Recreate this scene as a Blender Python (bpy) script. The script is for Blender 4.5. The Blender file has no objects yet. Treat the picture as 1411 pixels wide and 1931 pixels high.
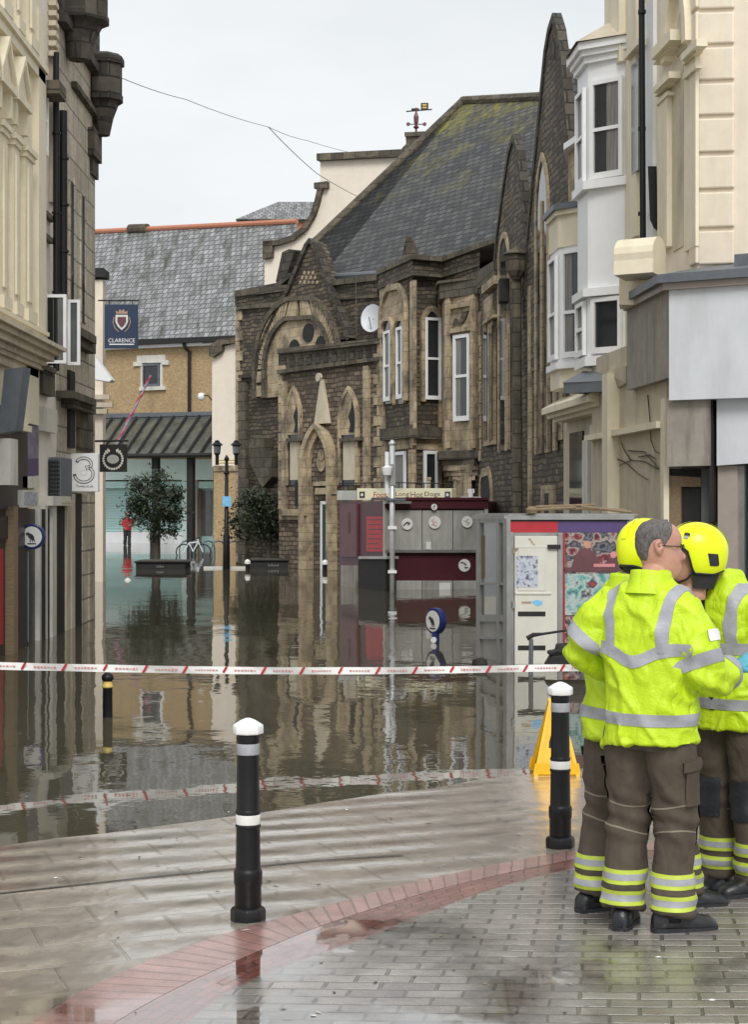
import bpy, bmesh, math, random
from mathutils import Vector, Matrix, noise
from mathutils.bvhtree import BVHTree
random.seed(7)
R = math.radians
sc = bpy.context.scene
COL = sc.collection
# ---------------------------------------------------------------- camera, sky, sun, exposure
# water level is z = 0; the camera stands at x = y = 0 looking along +y
F, CX, HZ, CH = 3200.0, 705.5, 956.0, 2.03
CAM = Vector((0, 0, CH))
cd = bpy.data.cameras.new('camera'); cam = bpy.data.objects.new('camera', cd); COL.objects.link(cam)
cam.location = CAM; cam.rotation_euler = (R(90), 0, 0)
cd.sensor_fit = 'HORIZONTAL'; cd.sensor_width = 36; cd.lens = 36 * F / 1411
cd.shift_y = -(965.5 - HZ) / 1411
cd.clip_start = .1; cd.clip_end = 2000
sc.camera = cam
w = bpy.data.worlds.new('World'); sc.world = w; w.use_nodes = True
nt = w.node_tree; nt.nodes.clear()
out = nt.nodes.new('ShaderNodeOutputWorld'); bg = nt.nodes.new('ShaderNodeBackground')
sky = nt.nodes.new('ShaderNodeTexSky'); sky.sky_type = 'NISHITA'; sky.sun_disc = False
sky.sun_elevation = R(44); sky.sun_rotation = R(176); sky.dust_density = 4
hs = nt.nodes.new('ShaderNodeHueSaturation'); hs.inputs['Saturation'].default_value = .25
tc = nt.nodes.new('ShaderNodeTexCoord'); nz = nt.nodes.new('ShaderNodeTexNoise')
mp = nt.nodes.new('ShaderNodeMapping'); mp.inputs['Scale'].default_value = (1, 1, 2.6)
nz.inputs['Scale'].default_value = 3.2; nz.inputs['Detail'].default_value = 6
rp = nt.nodes.new('ShaderNodeValToRGB')
rp.color_ramp.elements[0].position = .32; rp.color_ramp.elements[0].color = (.675, .71, .735, 1)
rp.color_ramp.elements[1].position = .62; rp.color_ramp.elements[1].color = (.795, .82, .838, 1)
sclc = nt.nodes.new('ShaderNodeVectorMath'); sclc.operation = 'SCALE'; sclc.inputs['Scale'].default_value = 8.4
mx = nt.nodes.new('ShaderNodeMixRGB'); mx.inputs['Fac'].default_value = .88
bg.inputs['Strength'].default_value = .1
L = nt.links.new
L(tc.outputs['Generated'], mp.inputs['Vector']); L(mp.outputs[0], nz.inputs['Vector']); L(nz.outputs['Fac'], rp.inputs[0])
L(rp.outputs[0], sclc.inputs[0]); L(sky.outputs[0], hs.inputs['Color'])
L(hs.outputs[0], mx.inputs[1]); L(sclc.outputs[0], mx.inputs[2]); L(mx.outputs[0], bg.inputs['Color']); L(bg.outputs[0], out.inputs[0])
sd = bpy.data.lights.new('sun', 'SUN'); sun = bpy.data.objects.new('sun', sd); COL.objects.link(sun)
sd.energy = 1.5; sd.angle = R(25); sd.color = (1, .97, .92)
sun.rotation_euler = (R(46), 0, R(4)); sun.location = (0, 0, 40)
sc.view_settings.view_transform = 'Standard'; sc.view_settings.look = 'None'
sc.view_settings.exposure = 0.52; sc.view_settings.gamma = 1
# ---------------------------------------------------------------- helpers
def ray(px, py): return Vector(((px - CX) / F, 1, (HZ - py) / F))
def at(px, py, d): return CAM + ray(px, py) * d
class MB:
    def __init__(s): s.v = []; s.f = []; s.m = []
    def add(s, vs, fs, mi=0):
        b = len(s.v); s.v += [Vector(p) for p in vs]
        s.f += [tuple(i + b for i in f) for f in fs]; s.m += [mi] * len(fs)
    def prism(s, pts, vec, mi=0):
        n = len(pts); vec = Vector(vec); pts = [Vector(p) for p in pts]
        s.add(pts + [p + vec for p in pts], [tuple(range(n)), tuple(range(2*n-1, n-1, -1))] + [(i, (i+1) % n, n+(i+1) % n, n+i) for i in range(n)], mi)
    def box(s, a, b, mi=0):
        (x0, y0, z0), (x1, y1, z1) = a, b
        s.prism([(x0, y0, z0), (x1, y0, z0), (x1, y1, z0), (x0, y1, z0)], (0, 0, z1-z0), mi)
    def tube(s, pts, r, seg=8, mi=0, closed=False):
        pts = [Vector(p) for p in pts]; n = len(pts)
        rr = r if isinstance(r, (list, tuple)) else [r]*n
        up = None; vs = []
        for i, p in enumerate(pts):
            t = (pts[min(i+1, n-1)] - pts[max(i-1, 0)]).normalized()
            if up is None:
                up = Vector((0, 0, 1)) if abs(t.z) < .9 else Vector((1, 0, 0))
            x = t.cross(up).normalized(); y = x.cross(t).normalized(); up = y
            a = rr[i] if isinstance(rr[i], tuple) else (rr[i], rr[i])
            for k in range(seg):
                th = 2*math.pi*k/seg
                vs.append(p + x*a[0]*math.cos(th) + y*a[1]*math.sin(th))
        fs = [(i*seg+k, i*seg+(k+1) % seg, (i+1)*seg+(k+1) % seg, (i+1)*seg+k) for i in range(n-1) for k in range(seg)]
        fs += [tuple(range(seg)), tuple(range((n-1)*seg, n*seg))]
        s.add(vs, fs, mi)
    def rings(s, rings, mi=0, cap=True):
        seg = len(rings[0]); n = len(rings); vs = [p for r in rings for p in r]
        fs = [(i*seg+k, i*seg+(k+1) % seg, (i+1)*seg+(k+1) % seg, (i+1)*seg+k) for i in range(n-1) for k in range(seg)]
        if cap: fs += [tuple(range(seg)), tuple(range((n-1)*seg, n*seg))]
        s.add(vs, fs, mi)
    def lathe(s, c, prof, seg=20, mi=0):
        c = Vector(c)
        s.rings([[c + Vector((r*math.cos(2*math.pi*k/seg), r*math.sin(2*math.pi*k/seg), z)) for k in range(seg)] for r, z in prof], mi)
    def disc(s, c, n, r, th, seg=24, mi=0, sx=1):
        c = Vector(c); n = Vector(n).normalized(); x = n.cross(Vector((0, 0, 1))).normalized(); y = Vector((0, 0, 1)) if abs(n.z) < .1 else x.cross(n)
        s.prism([c + x*r*sx*math.cos(2*math.pi*k/seg) + y*r*math.sin(2*math.pi*k/seg) for k in range(seg)], n*th, mi)
    def plan(s, pd, z0, z1, mi=0):
        pts = [at(px, HZ, d) for px, d in pd]
        s.prism([(p.x, p.y, z0) for p in pts], (0, 0, z1-z0), mi)
    def build(s, name, mats, parent=None, smooth=False, bev=0, loc=None):
        me = bpy.data.meshes.new(name)
        base = parent.get('_base') if parent is not None else loc
        base = Vector(base) if base is not None else Vector((0, 0, 0))
        me.from_pydata([p - base for p in s.v], [], s.f)
        for m in (mats if isinstance(mats, (list, tuple)) else [mats]): me.materials.append(m)
        bm = bmesh.new(); bm.from_mesh(me)
        for f, mi in zip(bm.faces, s.m): f.material_index = mi; f.smooth = smooth
        bmesh.ops.recalc_face_normals(bm, faces=bm.faces[:])
        uv = bm.loops.layers.uv.new('UV')
        for f in bm.faces:
            n = f.normal
            if abs(n.z) > .9:
                for l in f.loops: l[uv].uv = (l.vert.co.x + base.x, l.vert.co.y + base.y)
            else:
                t = Vector((-n.y, n.x, 0)).normalized(); k = 1/math.sqrt(max(1e-4, 1-n.z*n.z))
                for l in f.loops:
                    p = l.vert.co + base; l[uv].uv = (p.dot(t), p.z*k)
        bm.to_mesh(me); bm.free()
        o = bpy.data.objects.new(name, me); COL.objects.link(o)
        if parent is not None:
            root = parent
            if parent.type == 'EMPTY': o.parent = parent
            else: o.parent = parent
            o['_base'] = tuple(base)
        elif loc is not None:
            o.location = base; o['_base'] = tuple(base)
        else: o['_base'] = (0, 0, 0)
        if bev:
            md = o.modifiers.new('bevel', 'BEVEL'); md.width = bev; md.segments = 2; md.limit_method = 'ANGLE'
        return o
def tag(o, label=None, cat=None, group=None, kind=None):
    if label: o['label'] = label
    if cat: o['category'] = cat
    if group: o['group'] = group
    if kind: o['kind'] = kind
    return o
def thing(name, label, cat, loc, group=None):
    o = bpy.data.objects.new(name, None); COL.objects.link(o); o.location = loc; o['_base'] = tuple(loc)
    o.empty_display_size = .2
    return tag(o, label, cat, group)
def copy_tree(o, parent=None):
    c = o.copy(); COL.objects.link(c)
    if parent is not None: c.parent = parent
    for ch in list(o.children): copy_tree(ch, c)
    return c
class PL:
    "a vertical plane through two plan points; n faces the camera"
    def __init__(s, pa, da, pb, db):
        a = at(pa, HZ, da); b = at(pb, HZ, db)
        s.o = Vector((a.x, a.y, 0)); d = b - a; s.u = Vector((d.x, d.y, 0)).normalized()
        s.n = Vector((s.u.y, -s.u.x, 0))
        if s.n.dot(CAM - s.o) < 0: s.n = -s.n
    def hit(s, px, py, off=0):
        r = ray(px, py); t = (s.o + s.n*off - CAM).dot(s.n)/r.dot(s.n); return CAM + r*t
    def U(s, px, off=0): return (s.hit(px, HZ, off) - s.o).dot(s.u)
    def Z(s, px, py, off=0): return s.hit(px, py, off).z
    def P(s, u, z, n=0): return s.o + s.u*u + s.n*n + Vector((0, 0, z))
    def box(s, mb, u0, u1, z0, z1, n0, n1, mi=0):
        mb.prism([s.P(u0, z0, n1), s.P(u1, z0, n1), s.P(u1, z1, n1), s.P(u0, z1, n1)], s.n*(n0-n1), mi)
    def pbox(s, mb, xa, ya, xb, yb, n0, n1, mi=0):
        xm = (xa+xb)/2
        s.box(mb, s.U(xa, n1), s.U(xb, n1), s.Z(xm, yb, n1), s.Z(xm, ya, n1), n0, n1, mi)
    def pquad(s, mb, xa, ya, xb, yb, n0, n1, mi=0):
        s.poly(mb, [(xa, ya), (xb, ya), (xb, yb), (xa, yb)], n0, n1, mi)
    def poly(s, mb, pts, n0, n1, mi=0):
        mb.prism([s.hit(x, y, n1) for x, y in pts], s.n*(n0-n1), mi)
    def band(s, mb, pts, wd, n0, n1, mi=0):
        "a strip of width wd metres along a pixel polyline on the plane"
        q = [s.hit(x, y, n1) for x, y in pts]; a = []; b = []
        for i, p in enumerate(q):
            t = (q[min(i+1, len(q)-1)] - q[max(i-1, 0)]).normalized(); m = t.cross(s.n).normalized()*wd/2
            a.append(p+m); b.append(p-m)
        for i in range(len(q)-1): mb.prism([a[i], a[i+1], b[i+1], b[i]], s.n*(n0-n1), mi)
    def path(s, u0, u1, z0, zs, zt, k=8, rnd=False):
        wd = (u1-u0)/2; um = (u0+u1)/2; r = zt-zs; pts = [(u0, z0)]
        if rnd: pts += [(um - wd*math.cos(math.pi*i/(2*k)), zs + r*math.sin(math.pi*i/(2*k))) for i in range(2*k+1)]
        else:
            aw = abs(wd); RR = (aw*aw+r*r)/(2*aw); am = math.asin(min(1, r/RR)); sg = 1 if wd > 0 else -1
            lf = [(u0 + sg*(RR - RR*math.cos(am*i/k)), zs + RR*math.sin(am*i/k)) for i in range(k+1)]
            pts += lf + [(2*um-a, b) for a, b in lf[-2::-1]]
        return pts + [(u1, z0)]
    def ring(s, mb, outer, inner, n0, n1, mi=0):
        for i in range(len(outer)-1):
            a, b, c, d = outer[i], outer[i+1], inner[i+1], inner[i]
            mb.prism([s.P(*a, n1), s.P(*b, n1), s.P(*c, n1), s.P(*d, n1)], s.n*(n0-n1), mi)
    def fill(s, mb, path, n0, n1, mi=0): mb.prism([s.P(a, b, n1) for a, b in path], s.n*(n0-n1), mi)
    def parch(s, xa, xb, yb, ys, yt, off=0, ins=0, k=8, rnd=False):
        "arch path from pixels: sides xa xb, base yb, springing ys, apex yt"
        xm = (xa+xb)/2; u0, u1 = s.U(xa, off), s.U(xb, off); i = ins if u1 > u0 else -ins
        return s.path(u0+i, u1-i, s.Z(xm, yb, off)+ins*.0, s.Z(xm, ys, off), s.Z(xm, yt, off)-ins*1.2, k, rnd)
def text_into(mb, txt, org, ux, uz, width, height, mi=0, depth=.004):
    "lettering as mesh: org = lower left corner, ux = writing direction, uz = up"
    c = bpy.data.curves.new('lettering', 'FONT'); c.body = txt; c.size = 1; c.resolution_u = 3
    o = bpy.data.objects.new('lettering', c); COL.objects.link(o)
    dg = bpy.context.evaluated_depsgraph_get(); me = bpy.data.meshes.new_from_object(o.evaluated_get(dg))
    xs = [v.co.x for v in me.vertices]; ys = [v.co.y for v in me.vertices]
    x0, x1, y0, y1 = min(xs), max(xs), min(ys), max(ys)
    ux = Vector(ux).normalized(); uz = Vector(uz).normalized(); n = ux.cross(uz)
    vs = [Vector(org) + ux*((v.co.x-x0)/(x1-x0)*width) + uz*((v.co.y-y0)/(y1-y0)*height) + n*depth for v in me.vertices]
    mb.add(vs, [tuple(p.vertices) for p in me.polygons], mi)
    bpy.data.objects.remove(o); bpy.data.meshes.remove(me); bpy.data.curves.remove(c)
# ---------------------------------------------------------------- materials
def newmat(name):
    m = bpy.data.materials.new(name); m.use_nodes = True; t = m.node_tree
    return m, t, t.nodes['Principled BSDF']
def nd(t, k, **kw):
    n = t.nodes.new('ShaderNode'+k)
    for a, b in kw.items():
        if a[0].isupper(): n.inputs[a.replace('_', ' ')].default_value = b
        else: setattr(n, a, b)
    return n
def rgb(c): return (c[0], c[1], c[2], 1)
def noise_fac(t, scale, detail=5, stretch=(1, 1, 1), lo=.3, hi=.7, coord='Object'):
    tcn = nd(t, 'TexCoord'); mpn = nd(t, 'Mapping'); mpn.inputs['Scale'].default_value = stretch
    n = nd(t, 'TexNoise', Scale=scale, Detail=detail, Roughness=.62)
    mr = nd(t, 'MapRange'); mr.inputs[1].default_value = lo; mr.inputs[2].default_value = hi
    t.links.new(tcn.outputs[coord], mpn.inputs[0]); t.links.new(mpn.outputs[0], n.inputs[0]); t.links.new(n.outputs[0], mr.inputs[0])
    return mr.outputs[0]
def mixc(t, fac, a, b, mode='MIX'):
    m = nd(t, 'MixRGB', blend_type=mode)
    for i, x in ((0, fac), (1, a), (2, b)):
        if hasattr(x, 'links'): t.links.new(x, m.inputs[i])
        elif i == 0: m.inputs[0].default_value = x
        else: m.inputs[i].default_value = rgb(x)
    return m.outputs[0]
def bump(t, bs, h, strength, dist=.02, nrm=None):
    b = nd(t, 'Bump', Strength=strength, Distance=dist); t.links.new(h, b.inputs['Height']); t.links.new(b.outputs[0], bs.inputs['Normal'])
    if nrm is not None: t.links.new(nrm, b.inputs['Normal'])
    return b
def plain(name, c1, c2=None, scale=6, rough=.6, bmp=.15, stretch=(1, 1, 1), metal=0, stain=None, stains=(1.6, 1.6, .35), samt=.6, spec=.5, lo=.3, hi=.7):
    m, t, b = newmat(name); c2 = c2 or tuple(x*.8 for x in c1)
    f = noise_fac(t, scale, stretch=stretch, lo=lo, hi=hi); c = mixc(t, f, c1, c2)
    if stain:
        f2 = noise_fac(t, 1.2, 7, stains, .5, .72); mm = nd(t, 'Math', operation='MULTIPLY'); mm.inputs[1].default_value = samt
        t.links.new(f2, mm.inputs[0]); c = mixc(t, mm.outputs[0], c, stain)
    t.links.new(c, b.inputs['Base Color']); b.inputs['Roughness'].default_value = rough; b.inputs['Metallic'].default_value = metal
    b.inputs['Specular IOR Level'].default_value = spec
    if bmp: bump(t, b, f, bmp)
    return m
def bricks(name, c1, c2, mortar, bw, bh, ms=.012, rough=.8, bmp=.6, stain=None, samt=.6, off=.5, nscale=9, squash=1, wob=0, stains=(1.2, 1.2, .5), extra=None):
    m, t, b = newmat(name)
    tcn = nd(t, 'TexCoord'); uvn = tcn.outputs['UV']
    if wob:
        nn = nd(t, 'TexNoise', Scale=2.2, Detail=3); t.links.new(uvn, nn.inputs[0])
        sb = nd(t, 'VectorMath', operation='SUBTRACT'); sb.inputs[1].default_value = (.5, .5, .5); t.links.new(nn.outputs['Color'], sb.inputs[0])
        s2 = nd(t, 'VectorMath', operation='SCALE'); s2.inputs['Scale'].default_value = wob; t.links.new(sb.outputs[0], s2.inputs[0])
        ad = nd(t, 'VectorMath', operation='ADD'); t.links.new(uvn, ad.inputs[0]); t.links.new(s2.outputs[0], ad.inputs[1]); uvn = ad.outputs[0]
    br = nd(t, 'TexBrick', offset=off, Scale=1, Mortar_Size=ms, Mortar_Smooth=.25, Bias=0, Brick_Width=bw, Row_Height=bh)
    br.inputs['Color1'].default_value = rgb(c1); br.inputs['Color2'].default_value = rgb(c2); br.inputs['Mortar'].default_value = rgb(mortar)
    t.links.new(uvn, br.inputs['Vector'])
    f = noise_fac(t, nscale, 6, lo=.25, hi=.75); c = mixc(t, f, (.62, .62, .62), (1.3, 1.28, 1.24)); c = mixc(t, 1, br.outputs['Color'], c, 'MULTIPLY')
    if stain:
        f2 = noise_fac(t, .9, 8, stains, .47, .68); mm = nd(t, 'Math', operation='MULTIPLY'); mm.inputs[1].default_value = samt
        t.links.new(f2, mm.inputs[0]); c = mixc(t, mm.outputs[0], c, stain)
    if extra: c = extra(t, c)
    t.links.new(c, b.inputs['Base Color']); b.inputs['Roughness'].default_value = rough
    inv = nd(t, 'Math', operation='SUBTRACT'); inv.inputs[0].default_value = 1; t.links.new(br.outputs['Fac'], inv.inputs[1])
    ad = nd(t, 'Math', operation='MULTIPLY_ADD'); ad.inputs[1].default_value = .5; t.links.new(f, ad.inputs[0]); t.links.new(inv.outputs[0], ad.inputs[2])
    bump(t, b, ad.outputs[0], bmp, .02)
    return m
def moss(t, c):
    tcn = nd(t, 'TexCoord'); sp = nd(t, 'SeparateXYZ'); t.links.new(tcn.outputs['Object'], sp.inputs[0])
    n = nd(t, 'TexNoise', Scale=.55, Detail=8, Roughness=.7); t.links.new(tcn.outputs['Object'], n.inputs[0])
    mr = nd(t, 'MapRange'); mr.inputs[1].default_value = 10.5; mr.inputs[2].default_value = 17; mr.inputs[3].default_value = -.12; mr.inputs[4].default_value = .24
    t.links.new(sp.outputs[2], mr.inputs[0]); ad = nd(t, 'Math', operation='ADD'); t.links.new(n.outputs[0], ad.inputs[0]); t.links.new(mr.outputs[0], ad.inputs[1])
    m2 = nd(t, 'MapRange'); m2.inputs[1].default_value = .58; m2.inputs[2].default_value = .74; t.links.new(ad.outputs[0], m2.inputs[0])
    n2 = noise_fac(t, 3, 6, lo=.35, hi=.65); mm = nd(t, 'Math', operation='MULTIPLY'); t.links.new(m2.outputs[0], mm.inputs[0]); t.links.new(n2, mm.inputs[1])
    return mixc(t, mm.outputs[0], c, (.20, .185, .03))
def glass(name, c, rough=.06, spec=.6):
    m, t, b = newmat(name); f = noise_fac(t, 1.5, 2); t.links.new(mixc(t, f, c, tuple(x*.6 for x in c)), b.inputs['Base Color'])
    b.inputs['Roughness'].default_value = rough; b.inputs['Specular IOR Level'].default_value = spec
    return m
M = {}
M['rubble'] = bricks('dark_rubble_stone', (.060, .048, .036), (.200, .158, .110), (.040, .034, .027), .34, .135, .022, bmp=1, stain=(.030, .027, .023), samt=.6, wob=.17, nscale=2.2)
M['rubble_warm'] = bricks('warm_rubble_stone', (.095, .070, .050), (.26, .20, .145), (.06, .05, .04), .32, .15, .022, bmp=1, stain=(.045, .04, .034), samt=.6, wob=.16, nscale=2.2)
M['dress'] = bricks('tan_dressed_stone', (.49, .40, .275), (.40, .325, .215), (.27, .22, .15), .55, .30, .012, rough=.85, bmp=.5, stain=(.075, .064, .05), samt=.95, nscale=3, wob=.03, stains=(1.7, 1.7, 1.3))
M['dress_dark'] = bricks('weathered_dressed_stone', (.155, .13, .095), (.085, .075, .058), (.04, .036, .03), .6, .34, .016, rough=.9, bmp=.7, stain=(.035, .033, .028), samt=.7, nscale=4, wob=.04, stains=(1.7, 1.7, 1.3))
M['slate'] = bricks('dark_slates', (.040, .042, .046), (.10, .10, .102), (.015, .016, .017), .36, .25, .026, rough=.7, bmp=1, stain=(.045, .045, .04), samt=.5, nscale=5, extra=moss)
M['slate_pale'] = bricks('pale_grey_slates', (.20, .205, .215), (.33, .34, .36), (.08, .08, .08), .40, .42, .04, rough=.5, bmp=.6, stain=(.055, .06, .045), samt=1, nscale=2.5, stains=(2.6, .5, .8))
M['ybrick'] = bricks('yellow_brick', (.37, .255, .125), (.47, .335, .17), (.42, .34, .24), .225, .075, .01, bmp=.3, stain=(.30, .21, .11), samt=.3)
M['obrick'] = plain('orange_brick', (.50, .20, .12), (.42, .17, .10))
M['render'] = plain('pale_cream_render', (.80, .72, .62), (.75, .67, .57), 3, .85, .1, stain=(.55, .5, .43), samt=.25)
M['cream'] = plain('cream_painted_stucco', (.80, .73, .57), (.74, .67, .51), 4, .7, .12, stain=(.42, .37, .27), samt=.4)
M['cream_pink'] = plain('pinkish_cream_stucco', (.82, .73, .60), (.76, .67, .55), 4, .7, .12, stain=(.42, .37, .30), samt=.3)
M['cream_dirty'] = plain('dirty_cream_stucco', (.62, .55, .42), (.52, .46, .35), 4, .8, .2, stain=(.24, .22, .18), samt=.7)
M['white'] = plain('white_gloss_paint', (.86, .87, .88), (.81, .82, .83), 3, .4, .04, stain=(.55, .54, .52), samt=.25)
M['offwhite'] = plain('off_white_paint', (.70, .68, .62), (.62, .60, .55), 4, .5, .1, stain=(.3, .28, .24), samt=.5)
M['pinkwhite'] = plain('pinkish_white_painted_brick', (.80, .74, .68), (.72, .66, .60), 6, .8, .3, stain=(.35, .32, .28), samt=.5)
M['ashlar'] = bricks('brown_grey_ashlar', (.52, .46, .375), (.60, .535, .44), (.20, .18, .15), .8, .42, .016, bmp=.5, stain=(.16, .14, .115), samt=.6)
M['sooty'] = bricks('soot_blackened_stone', (.045, .041, .036), (.10, .088, .073), (.025, .023, .02), .5, .3, .02, rough=.9, bmp=.9, nscale=4, wob=.06)
M['lead'] = plain('grey_blue_lead', (.10, .115, .135), (.14, .155, .175), 5, .5, .15)
M['panel_white'] = plain('blank_white_sign_panel', (.66, .69, .73), (.60, .63, .67), 2.5, .45, .05, stain=(.45, .46, .48), samt=.5)
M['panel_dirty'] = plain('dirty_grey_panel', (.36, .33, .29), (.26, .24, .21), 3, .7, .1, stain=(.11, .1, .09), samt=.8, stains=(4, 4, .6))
M['taupe'] = plain('taupe_tile', (.40, .34, .30), (.34, .29, .26), 5, .5, .05)
M['black'] = plain('black_gloss_paint', (.006, .006, .007), (.011, .011, .013), 6, .42, .05, spec=.3)
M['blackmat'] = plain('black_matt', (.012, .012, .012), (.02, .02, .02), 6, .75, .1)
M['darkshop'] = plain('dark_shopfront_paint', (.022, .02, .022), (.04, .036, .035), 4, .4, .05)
M['glass'] = glass('dark_window_glass', (.03, .035, .04))
M['glass_grey'] = glass('grey_window_glass', (.16, .17, .17), .1)
M['curtain'] = plain('grey_curtain', (.30, .29, .28), (.10, .10, .10), 9, .5, .3, (3, 3, .1))
M['teal'] = plain('teal_shutter', (.52, .74, .71), (.42, .64, .61), 3, .35, .1, (.4, .4, 6))
M['aqua'] = plain('pale_aqua_fascia', (.70, .84, .80), (.64, .78, .75), 2, .4, .03)
M['canopy_glass'] = glass('grey_green_canopy_glass', (.55, .60, .56), .15)
M['canopy_glass'].node_tree.nodes['Principled BSDF'].inputs['Transmission Weight'].default_value = .85
M['maroon'] = plain('maroon_paint', (.085, .018, .028), (.06, .014, .022), 4, .4, .05)
M['maroon2'] = plain('faded_maroon_paint', (.15, .055, .065), (.10, .04, .048), 4, .45, .05)
M['steel'] = plain('dull_steel_shutter', (.50, .50, .47), (.36, .36, .34), 3, .45, .08, (2, 2, .6), metal=.15, stain=(.17, .17, .155), samt=.7)
M['alu'] = plain('grey_aluminium', (.38, .38, .37), (.28, .28, .27), 5, .4, .05, metal=.6)
M['galv'] = plain('galvanised_pole', (.62, .64, .65), (.5, .52, .53), 6, .4, .05, metal=.3)
M['doorwhite'] = plain('yellowed_white_door', (.66, .65, .58), (.58, .57, .50), 3, .5, .05, stain=(.40, .38, .32), samt=.4)
M['red'] = plain('red_plastic', (.50, .025, .04), (.38, .02, .03), 4, .4, .03)
M['purple'] = plain('purple_panel', (.10, .06, .19), (.075, .045, .14), 4, .4, .03)
M['purple_grey'] = plain('faded_purple_poster', (.14, .10, .20), (.30, .27, .33), 5, .5, 0)
M['navy'] = plain('navy_sign_paint', (.015, .03, .07), (.022, .04, .085), 3, .4, .03)
M['bluerim'] = plain('royal_blue_rim', (.015, .02, .12), (.02, .03, .16), 3, .3, 0)
M['bluepaper'] = plain('blue_notice', (.12, .45, .75), (.25, .55, .80), 8, .6, 0)
M['signcream'] = plain('cream_sign_board', (.80, .78, .55), (.72, .70, .50), 4, .5, .02)
M['paper'] = plain('white_paper', (.78, .78, .76), (.7, .7, .68), 5, .6, .03)
M['ink'] = plain('dark_grey_ink', (.06, .06, .07), (.05, .05, .06), 5, .6, 0)
M['inkbrown'] = plain('brown_lettering', (.16, .10, .05), (.13, .08, .04), 5, .6, 0)
M['gold'] = plain('gold_paint', (.65, .48, .12), (.55, .40, .10), 5, .4, .05)
M['tan'] = plain('pale_bronze_paint', (.45, .30, .20), (.36, .23, .15), 5, .4, .05)
M['yellow'] = plain('yellow_plastic', (.85, .47, .01), (.78, .42, .01), 4, .4, .03)
M['teal_dk'] = plain('dark_green_door', (.02, .05, .045), (.03, .06, .055), 4, .4, .03)
M['wood'] = plain('weathered_timber', (.28, .20, .12), (.18, .13, .08), 8, .8, .3, (1, 6, 6))
M['cyan'] = plain('pale_cyan_strip', (.30, .52, .58), (.25, .45, .5), 4, .4, 0)
M['bark'] = plain('grey_brown_bark', (.10, .085, .065), (.06, .05, .04), 12, .9, .5)
def leafmat():
    m, t, b = newmat('evergreen_leaves'); g = nd(t, 'NewGeometry'); 
    f = noise_fac(t, 2.2, 4, lo=.35, hi=.65); c = mixc(t, f, (.016, .026, .015), (.055, .070, .038))
    rmp = mixc(t, g.outputs['Random Per Island'], (.6, .6, .6), (1.5, 1.5, 1.4)); c = mixc(t, 1, c, rmp, 'MULTIPLY')
    t.links.new(c, b.inputs['Base Color']); b.inputs['Roughness'].default_value = .45
    return m
M['leaf'] = leafmat()
def postermat(name, cols, scale):
    m, t, b = newmat(name); tcn = nd(t, 'TexCoord'); v = nd(t, 'TexNoise', Scale=scale, Detail=3); t.links.new(tcn.outputs['UV'], v.inputs[0])
    rmp = nd(t, 'ValToRGB'); rmp.color_ramp.interpolation = 'LINEAR'; e = rmp.color_ramp.elements
    n = len(cols); e[0].position = .3; e[0].color = rgb(cols[0]); e[1].position = .7; e[1].color = rgb(cols[-1])
    for i in range(1, n-1): x = e.new(.3+.4*i/(n-1)); x.color = rgb(cols[i])
    t.links.new(v.outputs[0], rmp.inputs[0]); t.links.new(rmp.outputs[0], b.inputs['Base Color']); b.inputs['Roughness'].default_value = .35
    return m
M['photo1'] = postermat('printed_crowd_photo', [(.02, .02, .03), (.16, .16, .19), (.02, .02, .03), (.38, .33, .30), (.22, .03, .04), (.03, .02, .03)], 7)
M['photo2'] = postermat('printed_teal_photo', [(.03, .05, .05), (.14, .36, .34), (.45, .5, .48), (.04, .05, .06), (.38, .04, .05)], 6)
M['photo3'] = postermat('printed_grey_notice', [(.06, .07, .10), (.35, .38, .48), (.55, .57, .62), (.1, .1, .13)], 14)
M['pink'] = plain('printed_pink', (.65, .30, .30), (.55, .2, .22), 8, .4, 0)
M['skin'] = plain('skin', (.56, .315, .235), (.46, .225, .165), 22, .48, .12)
M['hair'] = plain('short_grey_hair', (.06, .053, .05), (.19, .175, .165), 110, .75, .35, (1, 1, .35))
M['glove'] = plain('blue_nitrile_glove', (.12, .42, .60), (.10, .36, .52), 10, .4, .05)
def cloth(name, c1, c2, rough, bs, sc1=7, seam=None):
    m, t, b = newmat(name)
    f = noise_fac(t, sc1, 2, (1, 1, .45), .3, .7); f2 = noise_fac(t, 3.0, 2, (1, 1.4, .8), .3, .7)
    t.links.new(mixc(t, f, c1, c2), b.inputs['Base Color']); b.inputs['Roughness'].default_value = rough
    last = None
    # sharp creases: ridges where a warped noise crosses its middle value
    for scl, st, wgt in ((3.6, (1, 1, .38), 1.0), (8, (1, .8, .45), .40), (40, (1, 1, 1), .10)):
        tcn = nd(t, 'TexCoord'); mpn = nd(t, 'Mapping'); mpn.inputs['Scale'].default_value = st; mpn.inputs['Rotation'].default_value = (0, R(28), R(15))
        n = nd(t, 'TexNoise', Scale=scl, Detail=2, Distortion=.6); t.links.new(tcn.outputs['Object'], mpn.inputs[0]); t.links.new(mpn.outputs[0], n.inputs[0])
        s_ = nd(t, 'Math', operation='SUBTRACT'); s_.inputs[1].default_value = .5; t.links.new(n.outputs[0], s_.inputs[0])
        a_ = nd(t, 'Math', operation='ABSOLUTE'); t.links.new(s_.outputs[0], a_.inputs[0]); p_ = nd(t, 'Math', operation='POWER'); p_.inputs[1].default_value = .6; t.links.new(a_.outputs[0], p_.inputs[0])
        m_ = nd(t, 'Math', operation='MULTIPLY'); m_.inputs[1].default_value = wgt; t.links.new(p_.outputs[0], m_.inputs[0])
        if last is None: last = m_.outputs[0]
        else: ad = nd(t, 'Math', operation='ADD'); t.links.new(last, ad.inputs[0]); t.links.new(m_.outputs[0], ad.inputs[1]); last = ad.outputs[0]
    bump(t, b, last, bs, .06)
    return m
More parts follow.
